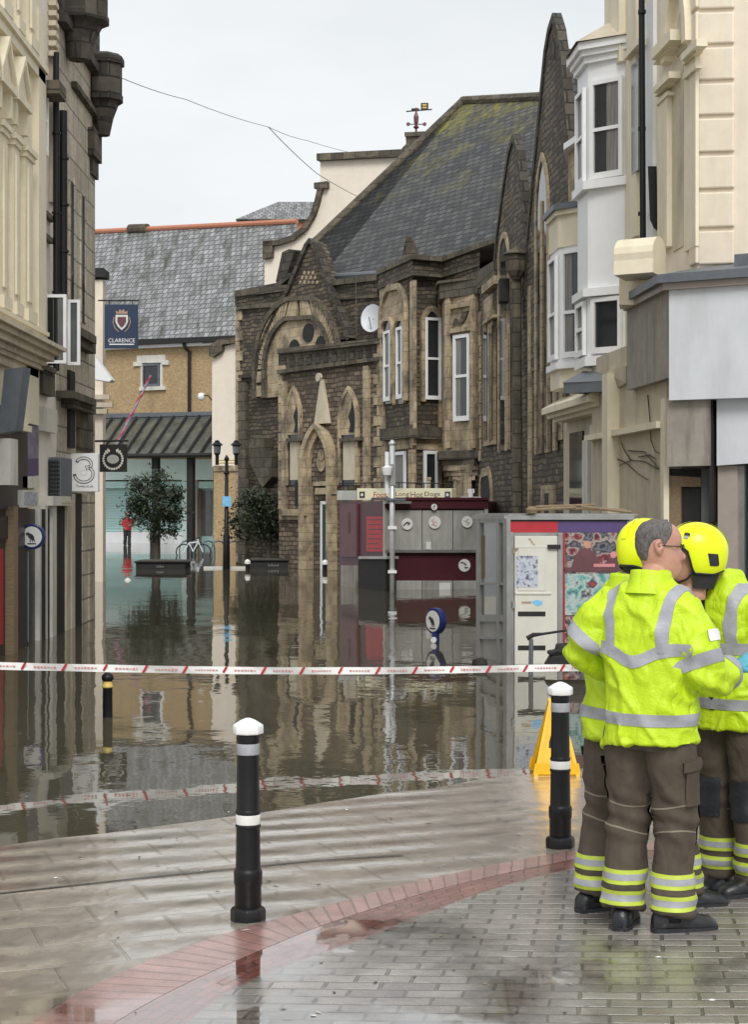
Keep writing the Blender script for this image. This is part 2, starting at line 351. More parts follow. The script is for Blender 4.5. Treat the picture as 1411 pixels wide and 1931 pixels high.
M['hivis'] = cloth('hi_vis_yellow_jacket', (.46, .65, .008), (.56, .76, .015), .5, .5, 5)
M['silver'] = plain('silver_reflective_tape', (.38, .39, .42), (.29, .30, .33), 10, .45, .2)
M['trouser'] = cloth('brown_fire_trousers', (.060, .046, .033), (.088, .069, .050), .85, .32, 9)
M['piping'] = plain('pale_seam_piping', (.22, .19, .14), (.2, .17, .13), 8, .7, 0)
M['limeband'] = plain('lime_trim', (.55, .66, .07), (.42, .52, .06), 10, .5, .05)
M['knee'] = plain('black_knee_patch', (.012, .014, .018), (.022, .024, .03), 10, .6, .3)
M['boot'] = plain('black_leather_boot', (.010, .011, .013), (.02, .021, .024), 8, .35, .15)
M['helmet'] = plain('lime_yellow_helmet', (.82, .93, .005), (.78, .88, .005), 3, .3, .0)
M['redcoat'] = plain('red_coat', (.40, .02, .03), (.28, .015, .02), 5, .6, .1)
M['navycloth'] = plain('dark_trousers', (.018, .018, .024), (.03, .03, .036), 5, .8, .1)
# ---------------------------------------------------------------- ground, water
def hgt(x, y):
    h = .04*(.644*(x+2.2) - .765*(y-10.1))
    h += .010*noise.noise(Vector((x*.55, y*.4, 3.1))) + .004*noise.noise(Vector((x*1.7, y*1.2, 9.)))
    return max(h, -.7)
def gat(px, py):
    r = ray(px, py); a, b = .5, 60.
    for _ in range(50):
        m = (a+b)/2; p = CAM + r*m
        if p.z > hgt(p.x, p.y): a = m
        else: b = m
    return CAM + r*a
def wetmat(name, c1, c2, mortar, bw, bh, ms, rot=0, puddle=.5, bmp=.5, off=.5, lo=.10, hi=.40, spec=1.0, coat=.9, crough=.30, wave=0, uvname='UV'):
    m, t, b = newmat(name); tcn = nd(t, 'TexCoord'); mpn = nd(t, 'Mapping'); mpn.inputs['Rotation'].default_value = (0, 0, R(rot))
    t.links.new(tcn.outputs['UV'], mpn.inputs[0])
    nn = nd(t, 'TexNoise', Scale=1.5, Detail=3); t.links.new(mpn.outputs[0], nn.inputs[0])
    s2 = nd(t, 'VectorMath', operation='MULTIPLY_ADD'); s2.inputs[1].default_value = (.02, .02, 0); t.links.new(nn.outputs['Color'], s2.inputs[0]); t.links.new(mpn.outputs[0], s2.inputs[2])
    br = nd(t, 'TexBrick', offset=off, Scale=1, Mortar_Size=ms, Mortar_Smooth=.4, Bias=0, Brick_Width=bw, Row_Height=bh)
    br.inputs['Color1'].default_value = rgb(c1); br.inputs['Color2'].default_value = rgb(c2); br.inputs['Mortar'].default_value = rgb(mortar)
    t.links.new(s2.outputs[0], br.inputs['Vector'])
    f = noise_fac(t, 7, 6); c = mixc(t, 1, br.outputs['Color'], mixc(t, f, (.7, .7, .7), (1.25, 1.22, 1.2)), 'MULTIPLY')
    gr = noise_fac(t, 130, 3, lo=.35, hi=.65); c = mixc(t, 1, c, mixc(t, gr, (.78, .78, .78), (1.2, 1.2, 1.2)), 'MULTIPLY'); sl = noise_fac(t, .8, 8, (1, .7, 1), .5, .68); c = mixc(t, sl, c, mixc(t, 1, c, (.86, .81, .75), 'MULTIPLY'))
    pn = noise_fac(t, .9, 5, (1, .8, 1), 0, 1); geo = nd(t, 'NewGeometry'); dst = nd(t, 'VectorMath', operation='DISTANCE'); dst.inputs[1].default_value = (-.45, 6.9, .1)
    t.links.new(geo.outputs['Position'], dst.inputs[0]); dm = nd(t, 'MapRange'); dm.inputs[2].default_value = 2.4; dm.inputs[3].default_value = -.18; dm.inputs[4].default_value = .10
    t.links.new(dst.outputs['Value'], dm.inputs[0]); pa = nd(t, 'Math', operation='ADD'); t.links.new(pn, pa.inputs[0]); t.links.new(dm.outputs[0], pa.inputs[1])
    pm_ = nd(t, 'MapRange'); pm_.inputs[1].default_value = puddle-.06; pm_.inputs[2].default_value = puddle+.06; t.links.new(pa.outputs[0], pm_.inputs[0]); pd = pm_.outputs[0]
    t.links.new(mixc(t, pd, mixc(t, 1, c, (.62, .6, .58), 'MULTIPLY'), c), b.inputs['Base Color'])
    g = noise_fac(t, 3.5, 6, (1, .6, 1), .25, .75)
    mr = nd(t, 'MapRange'); mr.inputs[3].default_value = lo; mr.inputs[4].default_value = hi; t.links.new(g, mr.inputs[0])
    rm = nd(t, 'Math', operation='MULTIPLY'); t.links.new(mr.outputs[0], rm.inputs[0]); t.links.new(pd, rm.inputs[1])
    ra = nd(t, 'Math', operation='ADD'); ra.inputs[1].default_value = .03; t.links.new(rm.outputs[0], ra.inputs[0]); t.links.new(ra.outputs[0], b.inputs['Roughness'])
    b.inputs['Specular IOR Level'].default_value = spec; b.inputs['IOR'].default_value = 1.7
    inv = nd(t, 'Math', operation='SUBTRACT'); inv.inputs[0].default_value = 1; t.links.new(br.outputs['Fac'], inv.inputs[1])
    n3 = nd(t, 'TexNoise', Scale=4, Detail=4); t.links.new(tcn.outputs['UV'], n3.inputs[0])
    ad = nd(t, 'Math', operation='MULTIPLY_ADD'); ad.inputs[1].default_value = .25; t.links.new(n3.outputs[0], ad.inputs[0]); t.links.new(inv.outputs[0], ad.inputs[2])
    if wave:
        # every slab is laid a touch out of level: tilt each one by its own random amount
        cell = nd(t, 'TexBrick', offset=off, Scale=1, Mortar_Size=0, Bias=0, Brick_Width=bw, Row_Height=bh)
        cell.inputs['Color1'].default_value = (0, 0, 0, 1); cell.inputs['Color2'].default_value = (1, 1, 1, 1); t.links.new(s2.outputs[0], cell.inputs['Vector'])
        sx = nd(t, 'SeparateXYZ'); t.links.new(mpn.outputs[0], sx.inputs[0])
        dv = nd(t, 'Math', operation='DIVIDE'); dv.inputs[1].default_value = bh; t.links.new(sx.outputs[1], dv.inputs[0])
        dv.inputs[1].default_value = bh/(2*math.pi); sn = nd(t, 'Math', operation='SINE'); t.links.new(dv.outputs[0], sn.inputs[0]); fr = nd(t, 'Math', operation='MULTIPLY'); t.links.new(sn.outputs[0], fr.inputs[0]); t.links.new(noise_fac(t, 1.3, 4, (1, .5, 1), .36, .72), fr.inputs[1])
        ml = nd(t, 'Math', operation='MULTIPLY_ADD'); ml.inputs[1].default_value = wave; t.links.new(fr.outputs[0], ml.inputs[0]); t.links.new(ad.outputs[0], ml.inputs[2]); ad = ml
    h = nd(t, 'Math', operation='MULTIPLY'); h.inputs[0].default_value = bmp
    pm = nd(t, 'MapRange'); pm.inputs[3].default_value = .02; pm.inputs[4].default_value = 1; p3 = nd(t, 'Math', operation='POWER'); p3.inputs[1].default_value = 3; t.links.new(pd, p3.inputs[0]); t.links.new(p3.outputs[0], pm.inputs[0]); t.links.new(pm.outputs[0], h.inputs[1]); pm.inputs[3].default_value = 0
    lv = nd(t, 'MixRGB'); lv.inputs[1].default_value = (0, 0, 1, 1); t.links.new(pd, lv.inputs[0]); t.links.new(geo.outputs['Normal'], lv.inputs[2])   # standing water lies level
    bn = bump(t, b, ad.outputs[0], bmp, .012, lv.outputs[0]); t.links.new(h.outputs[0], bn.inputs['Strength'])
    # the film of rain water on top
    b.inputs['Coat Weight'].default_value = coat; sq = nd(t, 'Math', operation='POWER'); sq.inputs[1].default_value = .35; t.links.new(pd, sq.inputs[0]); cr = nd(t, 'MapRange'); cr.inputs[3].default_value = .04; cr.inputs[4].default_value = crough; t.links.new(sq.outputs[0], cr.inputs[0]); t.links.new(cr.outputs[0], b.inputs['Coat Roughness']); b.inputs['Coat IOR'].default_value = 1.6; t.links.new(bn.outputs[0], b.inputs['Coat Normal'])
    return m
M['slabs'] = wetmat('wet_buff_slabs', (.32, .28, .23), (.38, .335, .275), (.28, .245, .20), .62, .42, .008, rot=-18, puddle=.34, bmp=.75, wave=1.15, crough=.22, lo=.10, hi=.30)
M['redband'] = wetmat('wet_red_brick_on_edge', (.42, .22, .195), (.50, .29, .26), (.30, .17, .155), .105, .60, .008, puddle=.30, bmp=.6, off=0, lo=.10, hi=.30)
M['redband2'] = wetmat('wet_dark_red_brick', (.27, .09, .07), (.38, .155, .125), (.10, .05, .042), .215, .105, .008, puddle=.42, bmp=.6, lo=.05, hi=.32)
M['setts'] = wetmat('wet_grey_block_paving', (.23, .21, .19), (.36, .33, .30), (.13, .118, .107), .22, .11, .009, rot=8, puddle=.43, bmp=.8, lo=.12, hi=.36)
def sheet(name, mat, rows, lift, uvs=None, mono=True):
    mb = MB(); n = len(rows[0]); vs = []
    for r in rows:
        for p in r: vs.append(Vector((p[0], p[1], hgt(p[0], p[1])+lift)))
    fs = [(i*n+k, i*n+k+1, (i+1)*n+k+1, (i+1)*n+k) for i in range(len(rows)-1) for k in range(n-1)]
    mb.add(vs, fs); o = mb.build(name, mat, smooth=True); tag(o, kind='structure')
    me = o.data
    if sum(p.normal.z for p in me.polygons) < 0: me.flip_normals()
    if uvs:
        ul = me.uv_layers[0].data
        for l in me.loops: ul[l.index].uv = uvs[l.vertex_index]
    return o
ys = []; y = .6
while y < 30: ys.append(y); y += .05 + y*.012
ys += [34, 42, 60, 90, 140, 220, 400]
xs = [-120, -60, -30, -16] + [-9+.12*i for i in range(151)] + [16, 30, 60, 120]
sheet('pavement', M['slabs'], [[(x, y) for x in xs] for y in ys], 0)
def curve(px):
    q = [gat(*p) for p in px]; res = []
    for i in range(len(q)-1):
        p0, p1, p2, p3 = q[max(i-1, 0)], q[i], q[i+1], q[min(i+2, len(q)-1)]
        for k in range(12):
            s = k/12; res.append(.5*((2*p1) + (p2-p0)*s + (2*p0-5*p1+4*p2-p3)*s*s + (3*p1-p0-3*p2+p3)*s**3))
    return res + [q[-1]]
C1 = curve([(-140, 2080), (55, 1931), (240, 1830), (440, 1757), (600, 1713), (760, 1669), (900, 1638), (1030, 1613), (1130, 1598), (1280, 1585), (1460, 1575)])
C2 = curve([(20, 2080), (215, 1931), (380, 1842), (520, 1781), (620, 1742), (770, 1694), (900, 1660), (1030, 1632), (1130, 1614), (1280, 1600), (1460, 1588)])
C3 = curve([(180, 2080), (350, 1931), (450, 1862), (560, 1815), (690, 1770), (800, 1725), (910, 1684), (1030, 1650), (1130, 1630), (1280, 1614), (1460, 1600)])
def strip(name, mat, A, B, lift, m=6, world=False):
    rows = []; uvs = []; d = 0; pa = None
    for a, b in zip(A, B):
        mid = (a+b)/2
        if pa is not None: d += (mid-pa).length
        pa = mid; wd = (b-a).length
        rows.append([(a.x+(b.x-a.x)*k/m, a.y+(b.y-a.y)*k/m) for k in range(m+1)])
        uvs += [(d, .03 + .54*k/m) for k in range(m+1)] if not world else [p for p in rows[-1]]
    return sheet(name, mat, rows, lift, uvs)
strip('brick_edging', M['redband'], C1, C2, .005)
strip('brick_channel', M['redband2'], C2, C3, .004)
E = [Vector((p.x+7.5, p.y-6.5, 0)) for p in C3]
strip('block_paving', M['setts'], C3, E, .0045, 70, True)
DL = curve([(-140, 1702), (0, 1684), (220, 1660), (436, 1638), (600, 1622), (760, 1612)]); DM = [p + Vector((0, -.035, 0)) for p in DL]
M['drain'] = plain('dark_slot_drain', (.035, .032, .03), (.06, .055, .05), 9, .35, .2)
strip('slot_drain', M['drain'], DL, DM, .004, 2)
def watermat():
    m, t, b = newmat('brown_flood_water'); f = noise_fac(t, .25, 4)
    t.links.new(mixc(t, f, (.066, .060, .040), (.090, .081, .056)), b.inputs['Base Color'])
    b.inputs['Roughness'].default_value = .025; b.inputs['IOR'].default_value = 1.55; b.inputs['Specular IOR Level'].default_value = .5
    tcn = nd(t, 'TexCoord'); hs_ = []
    for sx, sy, scl, wgt in ((1, .55, 1.1, 1.0), (1, .8, 5.0, .30), (.5, 1, .35, 1.2)):
        mpn = nd(t, 'Mapping'); mpn.inputs['Scale'].default_value = (sx, sy, 1); n = nd(t, 'TexNoise', Scale=scl, Detail=2)
        t.links.new(tcn.outputs['Object'], mpn.inputs[0]); t.links.new(mpn.outputs[0], n.inputs[0])
        ml = nd(t, 'Math', operation='MULTIPLY'); ml.inputs[1].default_value = wgt; t.links.new(n.outputs[0], ml.inputs[0]); hs_.append(ml.outputs[0])
    a1 = nd(t, 'Math', operation='ADD'); t.links.new(hs_[0], a1.inputs[0]); t.links.new(hs_[1], a1.inputs[1])
    a2 = nd(t, 'Math', operation='ADD'); t.links.new(a1.outputs[0], a2.inputs[0]); t.links.new(hs_[2], a2.inputs[1])
    # calm patches and ruffled patches
    cf = noise_fac(t, .22, 3, (1, .6, 1), .42, .62); mr = nd(t, 'MapRange'); mr.inputs[3].default_value = .35; mr.inputs[4].default_value = 1; t.links.new(cf, mr.inputs[0])
    hm = nd(t, 'Math', operation='MULTIPLY'); t.links.new(a2.outputs[0], hm.inputs[0]); t.links.new(mr.outputs[0], hm.inputs[1])
    bump(t, b, hm.outputs[0], .14, .05)
    return m
M['water'] = watermat()
mb = MB(); mb.add([(-60, 7, 0), (60, 7, 0), (60, 170, 0), (-60, 170, 0)], [(0, 1, 2, 3)])
tag(mb.build('flood_water', M['water']), kind='structure')
# ---------------------------------------------------------------- window helpers
def sash(pl, u0, u1, z0, z1, n, parent, rail=.5, wd=.06, panem='glass', framem='white', name='window', cur=0):
    if u1 < u0: u0, u1 = u1, u0
    mb = MB()
    pl.box(mb, u0, u0+wd, z0, z1, n, n+.07); pl.box(mb, u1-wd, u1, z0, z1, n, n+.07)
    pl.box(mb, u0+wd, u1-wd, z0, z0+wd*1.4, n, n+.07); pl.box(mb, u0+wd, u1-wd, z1-wd, z1, n, n+.07)
    if rail: zz = z0+(z1-z0)*rail; pl.box(mb, u0+wd, u1-wd, zz-wd*.4, zz+wd*.4, n, n+.06)
    fr = mb.build(name, M[framem], parent)
    g = MB(); pl.box(g, u0+wd*.5, u1-wd*.5, z0+wd*.5, z1-wd*.5, n-.01, n+.02); g.build('pane', M[panem], fr)
    if cur:
        c = MB(); k = 6; s = 1 if cur > 0 else -1
        ua, ub = (u0+wd, u0+wd+(u1-u0)*abs(cur)) if s > 0 else (u1-wd-(u1-u0)*abs(cur), u1-wd)
        pl.box(c, ua, ub, z0+wd, z1-wd, n+.021, n+.026); c.build('curtain', M['curtain'], fr)
    return fr
def base(pl, px, z=0.): p = pl.P(pl.U(px), z, 0); return (p.x, p.y, z)
# ================================================================ LEFT SIDE
LP = PL(0, 23.5, 105, 5.18*3200/600.5)
LP.o = Vector((-5.18, 0, 0)); LP.u = Vector((0, 1, 0)); LP.n = Vector((1, 0, 0))
ud = lambda px, off=0: LP.U(px, off)
# --- L1 ornate cream building
T = thing('ornate_shop_building', 'ornate cream stucco building with pilasters, pediments and dark shopfront at the left edge', 'building', base(LP, 30))
mb = MB(); LP.box(mb, 12, 26.3, -.7, 12, -4, 0); mb.build('wall', M['cream'], T)
mb = MB()
for z0, z1, n in ((3.98, 4.10, .10), (4.10, 4.16, .16), (4.24, 4.33, .30), (4.33, 4.40, .38), (4.40, 4.46, .46)): LP.box(mb, 12, 25.6+n, z0, z1, 0, n)
for i in range(80): LP.box(mb, 18.5+i*.09, 18.5+i*.09+.05, 4.16, 4.235, 0, .22)
mb.build('cornice', M['cream_dirty'], T)
def pil(mb, px0, px1, z0, z1, n=.08):
    a, b = ud(px0, n), ud(px1, n)
    LP.box(mb, a, b, z0, z1, 0, n); m = (b-a)*.25
    LP.box(mb, a-.05, b+.05, z1, z1+.08, 0, n+.03); LP.box(mb, a-.09, b+.09, z1+.08, z1+.16, 0, n+.06)
    LP.box(mb, a-.05, b+.05, z0, z0+.18, 0, n+.06); LP.box(mb, a+m, b-m, z0+.3, z1-.12, n, n+.03)
for p0, p1 in ((-30, -12), (2, 14), (26, 36), (48, 62)):
    mb = MB(); pil(mb, p0, p1, 4.75, 7.15); mb.build('pilaster', M['cream'], T)
mb = MB(); LP.box(mb, 12, 26.2, 4.46, 4.75, 0, .12); LP.box(mb, 12, 26.25, 4.66, 4.72, .12, .16); mb.build('plinth_course', M['cream'], T)
for p0, p1 in ((14.8, 25.2), (37, 47.5), (-11, 1)):
    a, b = ud(p0), ud(p1); sash(LP, a, b, 4.95, 6.95, .005, T, .5, .07, 'glass_grey', 'cream')
def pedi(px0, px1, z, h, n=.2):
    mb = MB(); a, b = ud(px0, n), ud(px1, n); c = (a+b)/2
    LP.box(mb, a, b, z, z+.1, 0, n)
    mb.prism([LP.P(a+.05, z+.1, n*.7), LP.P(b-.05, z+.1, n*.7), LP.P(c, z+h, n*.7)], Vector((-n*.7, 0, 0)))
    for s, e in ((a, c), (b, c)):
        mb.prism([LP.P(s, z+.1, n), LP.P(e, z+h, n), LP.P(e, z+h+.1, n), LP.P(s, z+.2, n)], Vector((-n, 0, 0)))
    for q in (a+.12, b-.12): LP.box(mb, q-.07, q+.07, z-.34, z, 0, n*.75); LP.box(mb, q-.05, q+.05, z-.5, z-.34, 0, n*.4)
    mb.build('pediment', M['cream'], T)
pedi(36, 62, 7.75, .62); pedi(6, 33, 7.75, .62); pedi(-26, 3, 7.75, .62)
mb = MB(); LP.box(mb, 12, 26.25, 8.55, 8.7, 0, .1); LP.box(mb, 12, 26.25, 8.7, 8.8, 0, .15); mb.build('string_course', M['cream'], T)
for p0, p1 in ((2, 16), (30, 40), (54, 66)):
    mb = MB(); pil(mb, p0, p1, 8.8, 11.2, .1); mb.build('pilaster', M['cream'], T)
mb = MB(); LP.box(mb, ud(61), 26.3, 4.75, 9.6, 0, .1); mb.build('corner_strip', M['cream'], T)
mb = MB(); LP.box(mb, 14, ud(42), -.7, 3.42, 0, .08); LP.box(mb, 14, ud(20), 2.0, 2.06, .08, .12); LP.box(mb, 14, ud(22), 1.6, 1.9, .08, .12)
LP.box(mb, ud(40), ud(74), -.7, 2.0, 0, .03); mb.build('shopfront', M['darkshop'], T)
mb = MB(); LP.pbox(mb, 26, 955, 34, 1300, .08, .2); mb.build('doorpost', M['wood'], T)
mb = MB(); mb.prism([at(8, 697, 22.6), at(44, 692, 22.9), at(29, 812, 22.9), at(-4, 818, 22.6)], (.05, .25, .0)); mb.build('sloping_fascia_board', M['lead'], T)
mb = MB(); LP.poly(mb, [(46, 700), (58, 725), (54, 800), (28, 812), (34, 740)], 0, .16); LP.pbox(mb, 26, 800, 60, 812, 0, .22); LP.pbox(mb, 50, 692, 74, 800, 0, .1); mb.build('console_bracket', M['cream'], T)
mb = MB(); LP.pbox(mb, 20, 828, 34, 915, 0, .3); mb.build('projecting_light_box', M['offwhite'], T)
mb = MB(); LP.pquad(mb, 49, 1040, 54, 1210, .03, .06); mb.build('window_strip', M['cyan'], T)
mb = MB(); LP.pquad(mb, -20, 1035, 6, 1215, .08, .13); mb.build('red_window_poster', M['red'], T)
mb = MB(); LP.pquad(mb, 44, 782, 73, 865, .03, .07); mb.build('faded_poster', M['purple_grey'], T)
mb = MB(); LP.pquad(mb, 45, 865, 73, 897, .03, .065); mb.build('purple_panel', M['purple'], T)
mb = MB(); LP.pquad(mb, 43, 898, 74, 920, .03, .08); mb.build('cream_panel', M['offwhite'], T)
t2 = thing('small_wall_sign', 'small white framed box sign with grey lettering below a purple poster on the left', 'sign', tuple(LP.hit(58, 957, .1)))
mb = MB(); LP.pquad(mb, 43, 924, 73, 957, .085, .16); mb.build('frame', M['offwhite'], t2)
mb = MB(); LP.pquad(mb, 46, 928, 70, 953, .16, .165); mb.build('face', M['photo3'], t2)
# --- L2 pinkish white building
T = thing('pinkish_white_building', 'narrow pinkish white building between the ornate cream one and the brown stone one', 'building', base(LP, 90))
mb = MB(); LP.box(mb, 26.3, 27.7, -.7, 13, -4, -.01); mb.build('wall', M['pinkwhite'], T)
mb = MB()
for i in range(16): LP.box(mb, ud(91), ud(97), 9.2+i*.16, 9.28+i*.16, 0, .12)
LP.box(mb, ud(94), ud(101), 6.9, 12, -.01, .06); mb.build('quoin_strip', M['cream_dirty'], T)
sash(LP, ud(75), ud(84), LP.Z(79, 292), LP.Z(79, 160), 0, T, .5, .05, 'glass_grey')
for (a, b, c, d) in ((74, 292, 87, 300), (76, 398, 104, 408), (80, 442, 102, 452)):
    mb = MB(); LP.pbox(mb, a, b, c, d, -.01, .07); mb.build('sill', M['dress_dark'], T)
mb = MB()
for a, b, n in ((75, 82, .1), (84, 90, .14), (91, 97, .1), (99, 107, .16)): LP.box(mb, ud(a, n), ud(b, n), -.7, 2.05, -.01, n)
LP.box(mb, ud(74), ud(109), 2.05, 2.2, -.01, .22); mb.build('white_pilaster', M['offwhite'], T)
for a, b in ((84.5, 86), (92, 93.5)):
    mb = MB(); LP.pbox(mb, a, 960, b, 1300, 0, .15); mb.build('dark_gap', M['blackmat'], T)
mb = MB(); LP.pbox(mb, 82, 700, 104, 745, -.01, .12); LP.pbox(mb, 80, 690, 106, 700, -.01, .17); mb.build('shop_cornice', M['dress_dark'], T)
mb = MB(); LP.pbox(mb, 82, 770, 108, 815, -.01, .1); mb.build('name_board', M['offwhite'], T)
mb = MB(); LP.pquad(mb, 100, 560, 104, 690, 0, .08); mb.build('open_window_reveal', M['black'], T)
for xa, xb, ya, yb, d in ((82, 126, 556, 686, 27.0), (128, 152, 566, 689, 27.9)):
    FP_ = PL(xa, d, xb, d); mb = MB(); u0, u1 = FP_.U(xa), FP_.U(xb); z0, z1 = FP_.Z(xa, yb), FP_.Z(xa, ya); wd = .05
    FP_.box(mb, u0, u0+wd, z0, z1, 0, .05); FP_.box(mb, u1-wd, u1, z0, z1, 0, .05); FP_.box(mb, u0+wd, u1-wd, z0, z0+wd, 0, .05); FP_.box(mb, u0+wd, u1-wd, z1-wd, z1, 0, .05)
    fr = mb.build('open_casement', M['white'], T); mb = MB(); FP_.box(mb, u0+wd, u1-wd, z0+wd, z1-wd, .015, .03); mb.build('pane', M['glass_grey'], fr)
# --- L3 brown stone
T = thing('brown_stone_building', 'brown ashlar building with sooty corbelled turrets at its roofline on the left', 'building', base(LP, 150))
mb = MB(); LP.box(mb, 27.7, 31.5, -.7, 10.1, -4, 0); mb.build('wall', M['ashlar'], T)
mb = MB(); LP.box(mb, 27.7, 31.55, 10.1, 14, -4, .08); LP.box(mb, 27.7, 31.6, 9.95, 10.1, -4, .16); mb.build('parapet', M['sooty'], T)
def turret(u, n, z0, z1, r):
    mb = MB(); c = LP.P(u, 0, n); st = [(r*.35, z0-.75), (r*.5, z0-.5), (r*.55, z0-.42), (r*.8, z0-.18), (r*1.05, z0-.12), (r*1.05, z0), (r, z0+.02), (r, z1), (r*1.12, z1+.02), (r*1.12, z1+.14), (r*.9, z1+.2)]
    seg = 8; mb.rings([[c + Vector((q*math.cos(2*math.pi*(k+.5)/seg), q*math.sin(2*math.pi*(k+.5)/seg), z)) for k in range(seg)] for q, z in st])
    mb.build('turret', M['sooty'], T)
turret(28.6, .2, 10.3, 11.2, .5); turret(31.3, .18, 9.62, 10.15, .36)
mb = MB(); LP.box(mb, 29.0, 31.4, 9.2, 9.3, 0, .1); LP.box(mb, 30.7, 31.55, 8.4, 8.9, 0, .12); LP.box(mb, 30.9, 31.55, 8.1, 8.4, 0, .06); mb.build('carved_frieze', M['dress_dark'], T)
for a, b, y0, y1 in ((134, 141, 345, 600), (155, 161, 372, 610)):
    mb = MB(); LP.pbox(mb, a, y0, b, y1, 0, .012); g = mb.build('slit_window', M['glass'], T)
    mb = MB(); LP.pbox(mb, a-2.5, y0-6, a, y1, 0, .02); LP.pbox(mb, b, y0-6, b+2, y1, 0, .02); mb.build('stone_jamb', M['ashlar'], T)
mb = MB(); LP.pbox(mb, 152, 640, 181, 660, 0, .16); LP.pbox(mb, 150, 625, 182, 640, 0, .24); mb.build('ledge', M['dress_dark'], T)
mb = MB(); LP.pbox(mb, 138, 758, 181, 775, 0, .2); LP.pbox(mb, 138, 745, 182, 758, 0, .28); LP.pbox(mb, 150, 775, 176, 850, 0, .06); mb.build('shop_cornice', M['dress_dark'], T)
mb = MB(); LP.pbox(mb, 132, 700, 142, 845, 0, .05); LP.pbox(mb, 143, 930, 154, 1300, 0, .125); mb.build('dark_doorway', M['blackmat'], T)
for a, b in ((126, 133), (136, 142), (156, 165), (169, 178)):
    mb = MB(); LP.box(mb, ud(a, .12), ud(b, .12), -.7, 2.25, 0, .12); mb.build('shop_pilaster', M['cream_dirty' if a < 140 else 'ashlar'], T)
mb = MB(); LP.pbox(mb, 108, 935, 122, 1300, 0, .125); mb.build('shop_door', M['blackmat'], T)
for px, y0, y1, r in ((106, 100, 700, .05), (119, 210, 560, .07)):
    mb = MB(); mb.tube([LP.hit(px, y1, .12), LP.hit(px, y0, .12)], r, 10)
    for q in (.25, .5, .75): mb.tube([LP.hit(px, y0+(y1-y0)*q, .12), LP.hit(px, y0+(y1-y0)*q+4, .12)], r*1.4, 10)
    mb.build('drainpipe', M['black'], T)
mb = MB(); LP.pbox(mb, 112, 160, 125, 185, .03, .3); mb.build('hopper_head', M['dress_dark'], T)
# --- L4 slim cream building further back
FL = PL(150, 46, 200, 46)
T = thing('slim_cream_building', 'slim cream building end with a black cap beyond the brown stone one', 'building', tuple(at(185, 1095, 46)))
mb = MB(); FL.box(mb, FL.U(120), FL.U(194), -.7, FL.Z(194, 528), -.5, 0); mb.build('wall', M['cream_pink'], T)
mb = MB(); FL.box(mb, FL.U(120), FL.U(201), FL.Z(194, 524), FL.Z(194, 510), -.5, .12); FL.box(mb, FL.U(120), FL.U(196), FL.Z(194, 510), FL.Z(194, 506), -.5, .05); mb.build('cap', M['blackmat'], T)
mb = MB()
for y, e in ((745, 208), (760, 214), (772, 204)): FL.box(mb, FL.U(120), FL.U(e), FL.Z(194, y+9), FL.Z(194, y), 0, .2)
mb.build('cornice', M['cream_dirty'], T)
mb = MB(); mb.prism([at(170, 665, 44), at(176, 668, 44), at(211, 716, 44), at(206, 720, 44), at(170, 714, 44)], (0, .6, 0)); tag(mb.build('white_awning', M['white'], loc=tuple(at(180, 715, 44))), 'small white sloping awning sticking out above a cornice on the left', 'awning')
# --- hanging signs
FS = PL(197, 45, 260, 45)
T = thing('pub_sign', 'navy blue hanging pub sign with a crest and the word CLARENCE', 'sign', tuple(at(228, 657, 45)))
mb = MB(); FS.pquad(mb, 197, 574, 260, 657, -.08, 0); mb.build('board', M['navy'], T, bev=.01)
mb = MB(); mb.tube([at(185, 567, 45), at(262, 567, 45)], .02, 8); mb.tube([at(206, 567, 45), at(206, 575, 45)], .012, 6); mb.tube([at(250, 567, 45), at(250, 575, 45)], .012, 6); mb.build('bracket', M['blackmat'], T)
mb = MB(); FS.poly(mb, [(218, 594), (241, 594), (241.5, 607), (237, 616), (229.5, 623), (222, 616), (217.5, 607)], 0, .012)
mb.build('shield', M['offwhite'], T)
mb = MB(); FS.poly(mb, [(221.5, 598), (237.5, 598), (238, 607), (234, 614), (229.5, 618.5), (225, 614), (221, 607)], 0, .016); mb.build('shield_field', M['maroon2'], T)
mb = MB(); FS.poly(mb, [(219, 592), (218, 586), (223, 589), (226, 583), (229.5, 587), (233, 583), (236, 589), (241, 586), (240, 592)], 0, .012)
FS.band(mb, [(215, 598), (213, 608), (217, 619), (224, 626)], .02, 0, .01); FS.band(mb, [(244, 598), (246, 608), (242, 619), (235, 626)], .02, 0, .01); mb.build('crown', M['tan'], T)
mb = MB(); text_into(mb, 'CLARENCE', FS.hit(204.5, 646, 0), FS.u, (0, 0, 1), FS.U(254.5)-FS.U(204.5), FS.Z(0, 638.5)-FS.Z(0, 646), depth=.006)
FS.pquad(mb, 206, 648.5, 253, 650.5, 0, .006); mb.build('lettering', M['paper'], T)
FS = PL(187, 32, 240, 32)
T = thing('wreath_sign', 'square black hanging shop sign with a white wreath emblem', 'sign', tuple(at(213, 890, 32)))
mb = MB(); FS.pquad(mb, 188, 838, 239, 890, -.06, 0); mb.build('board', M['blackmat'], T)
mb = MB(); mb.tube([at(176, 832, 32), at(242, 831, 32)], .02, 8); mb.tube([at(196, 832, 32), at(196, 839, 32)], .01, 6); mb.tube([at(231, 832, 32), at(231, 839, 32)], .01, 6); mb.build('bracket', M['blackmat'], T)
mb = MB(); s = 32/3200; c = FS.hit(213, 866, .006)
for k in range(22):
    a = R(118 + k*14.5)
    if k > 21: break
    p = c + Vector((math.cos(a)*18*s, 0, math.sin(a)*18.5*s)); q = Vector((math.cos(a), 0, math.sin(a))); tt = Vector((-q.z, 0, q.x))
    wd = 4.2 if k in (0, 1, 20, 21) else 2.6
    mb.prism([p+q*wd*s, p+tt*3*s, p-q*wd*s, p-tt*3*s], (0, .005, 0))
mb.build('wreath', M['offwhite'], T)
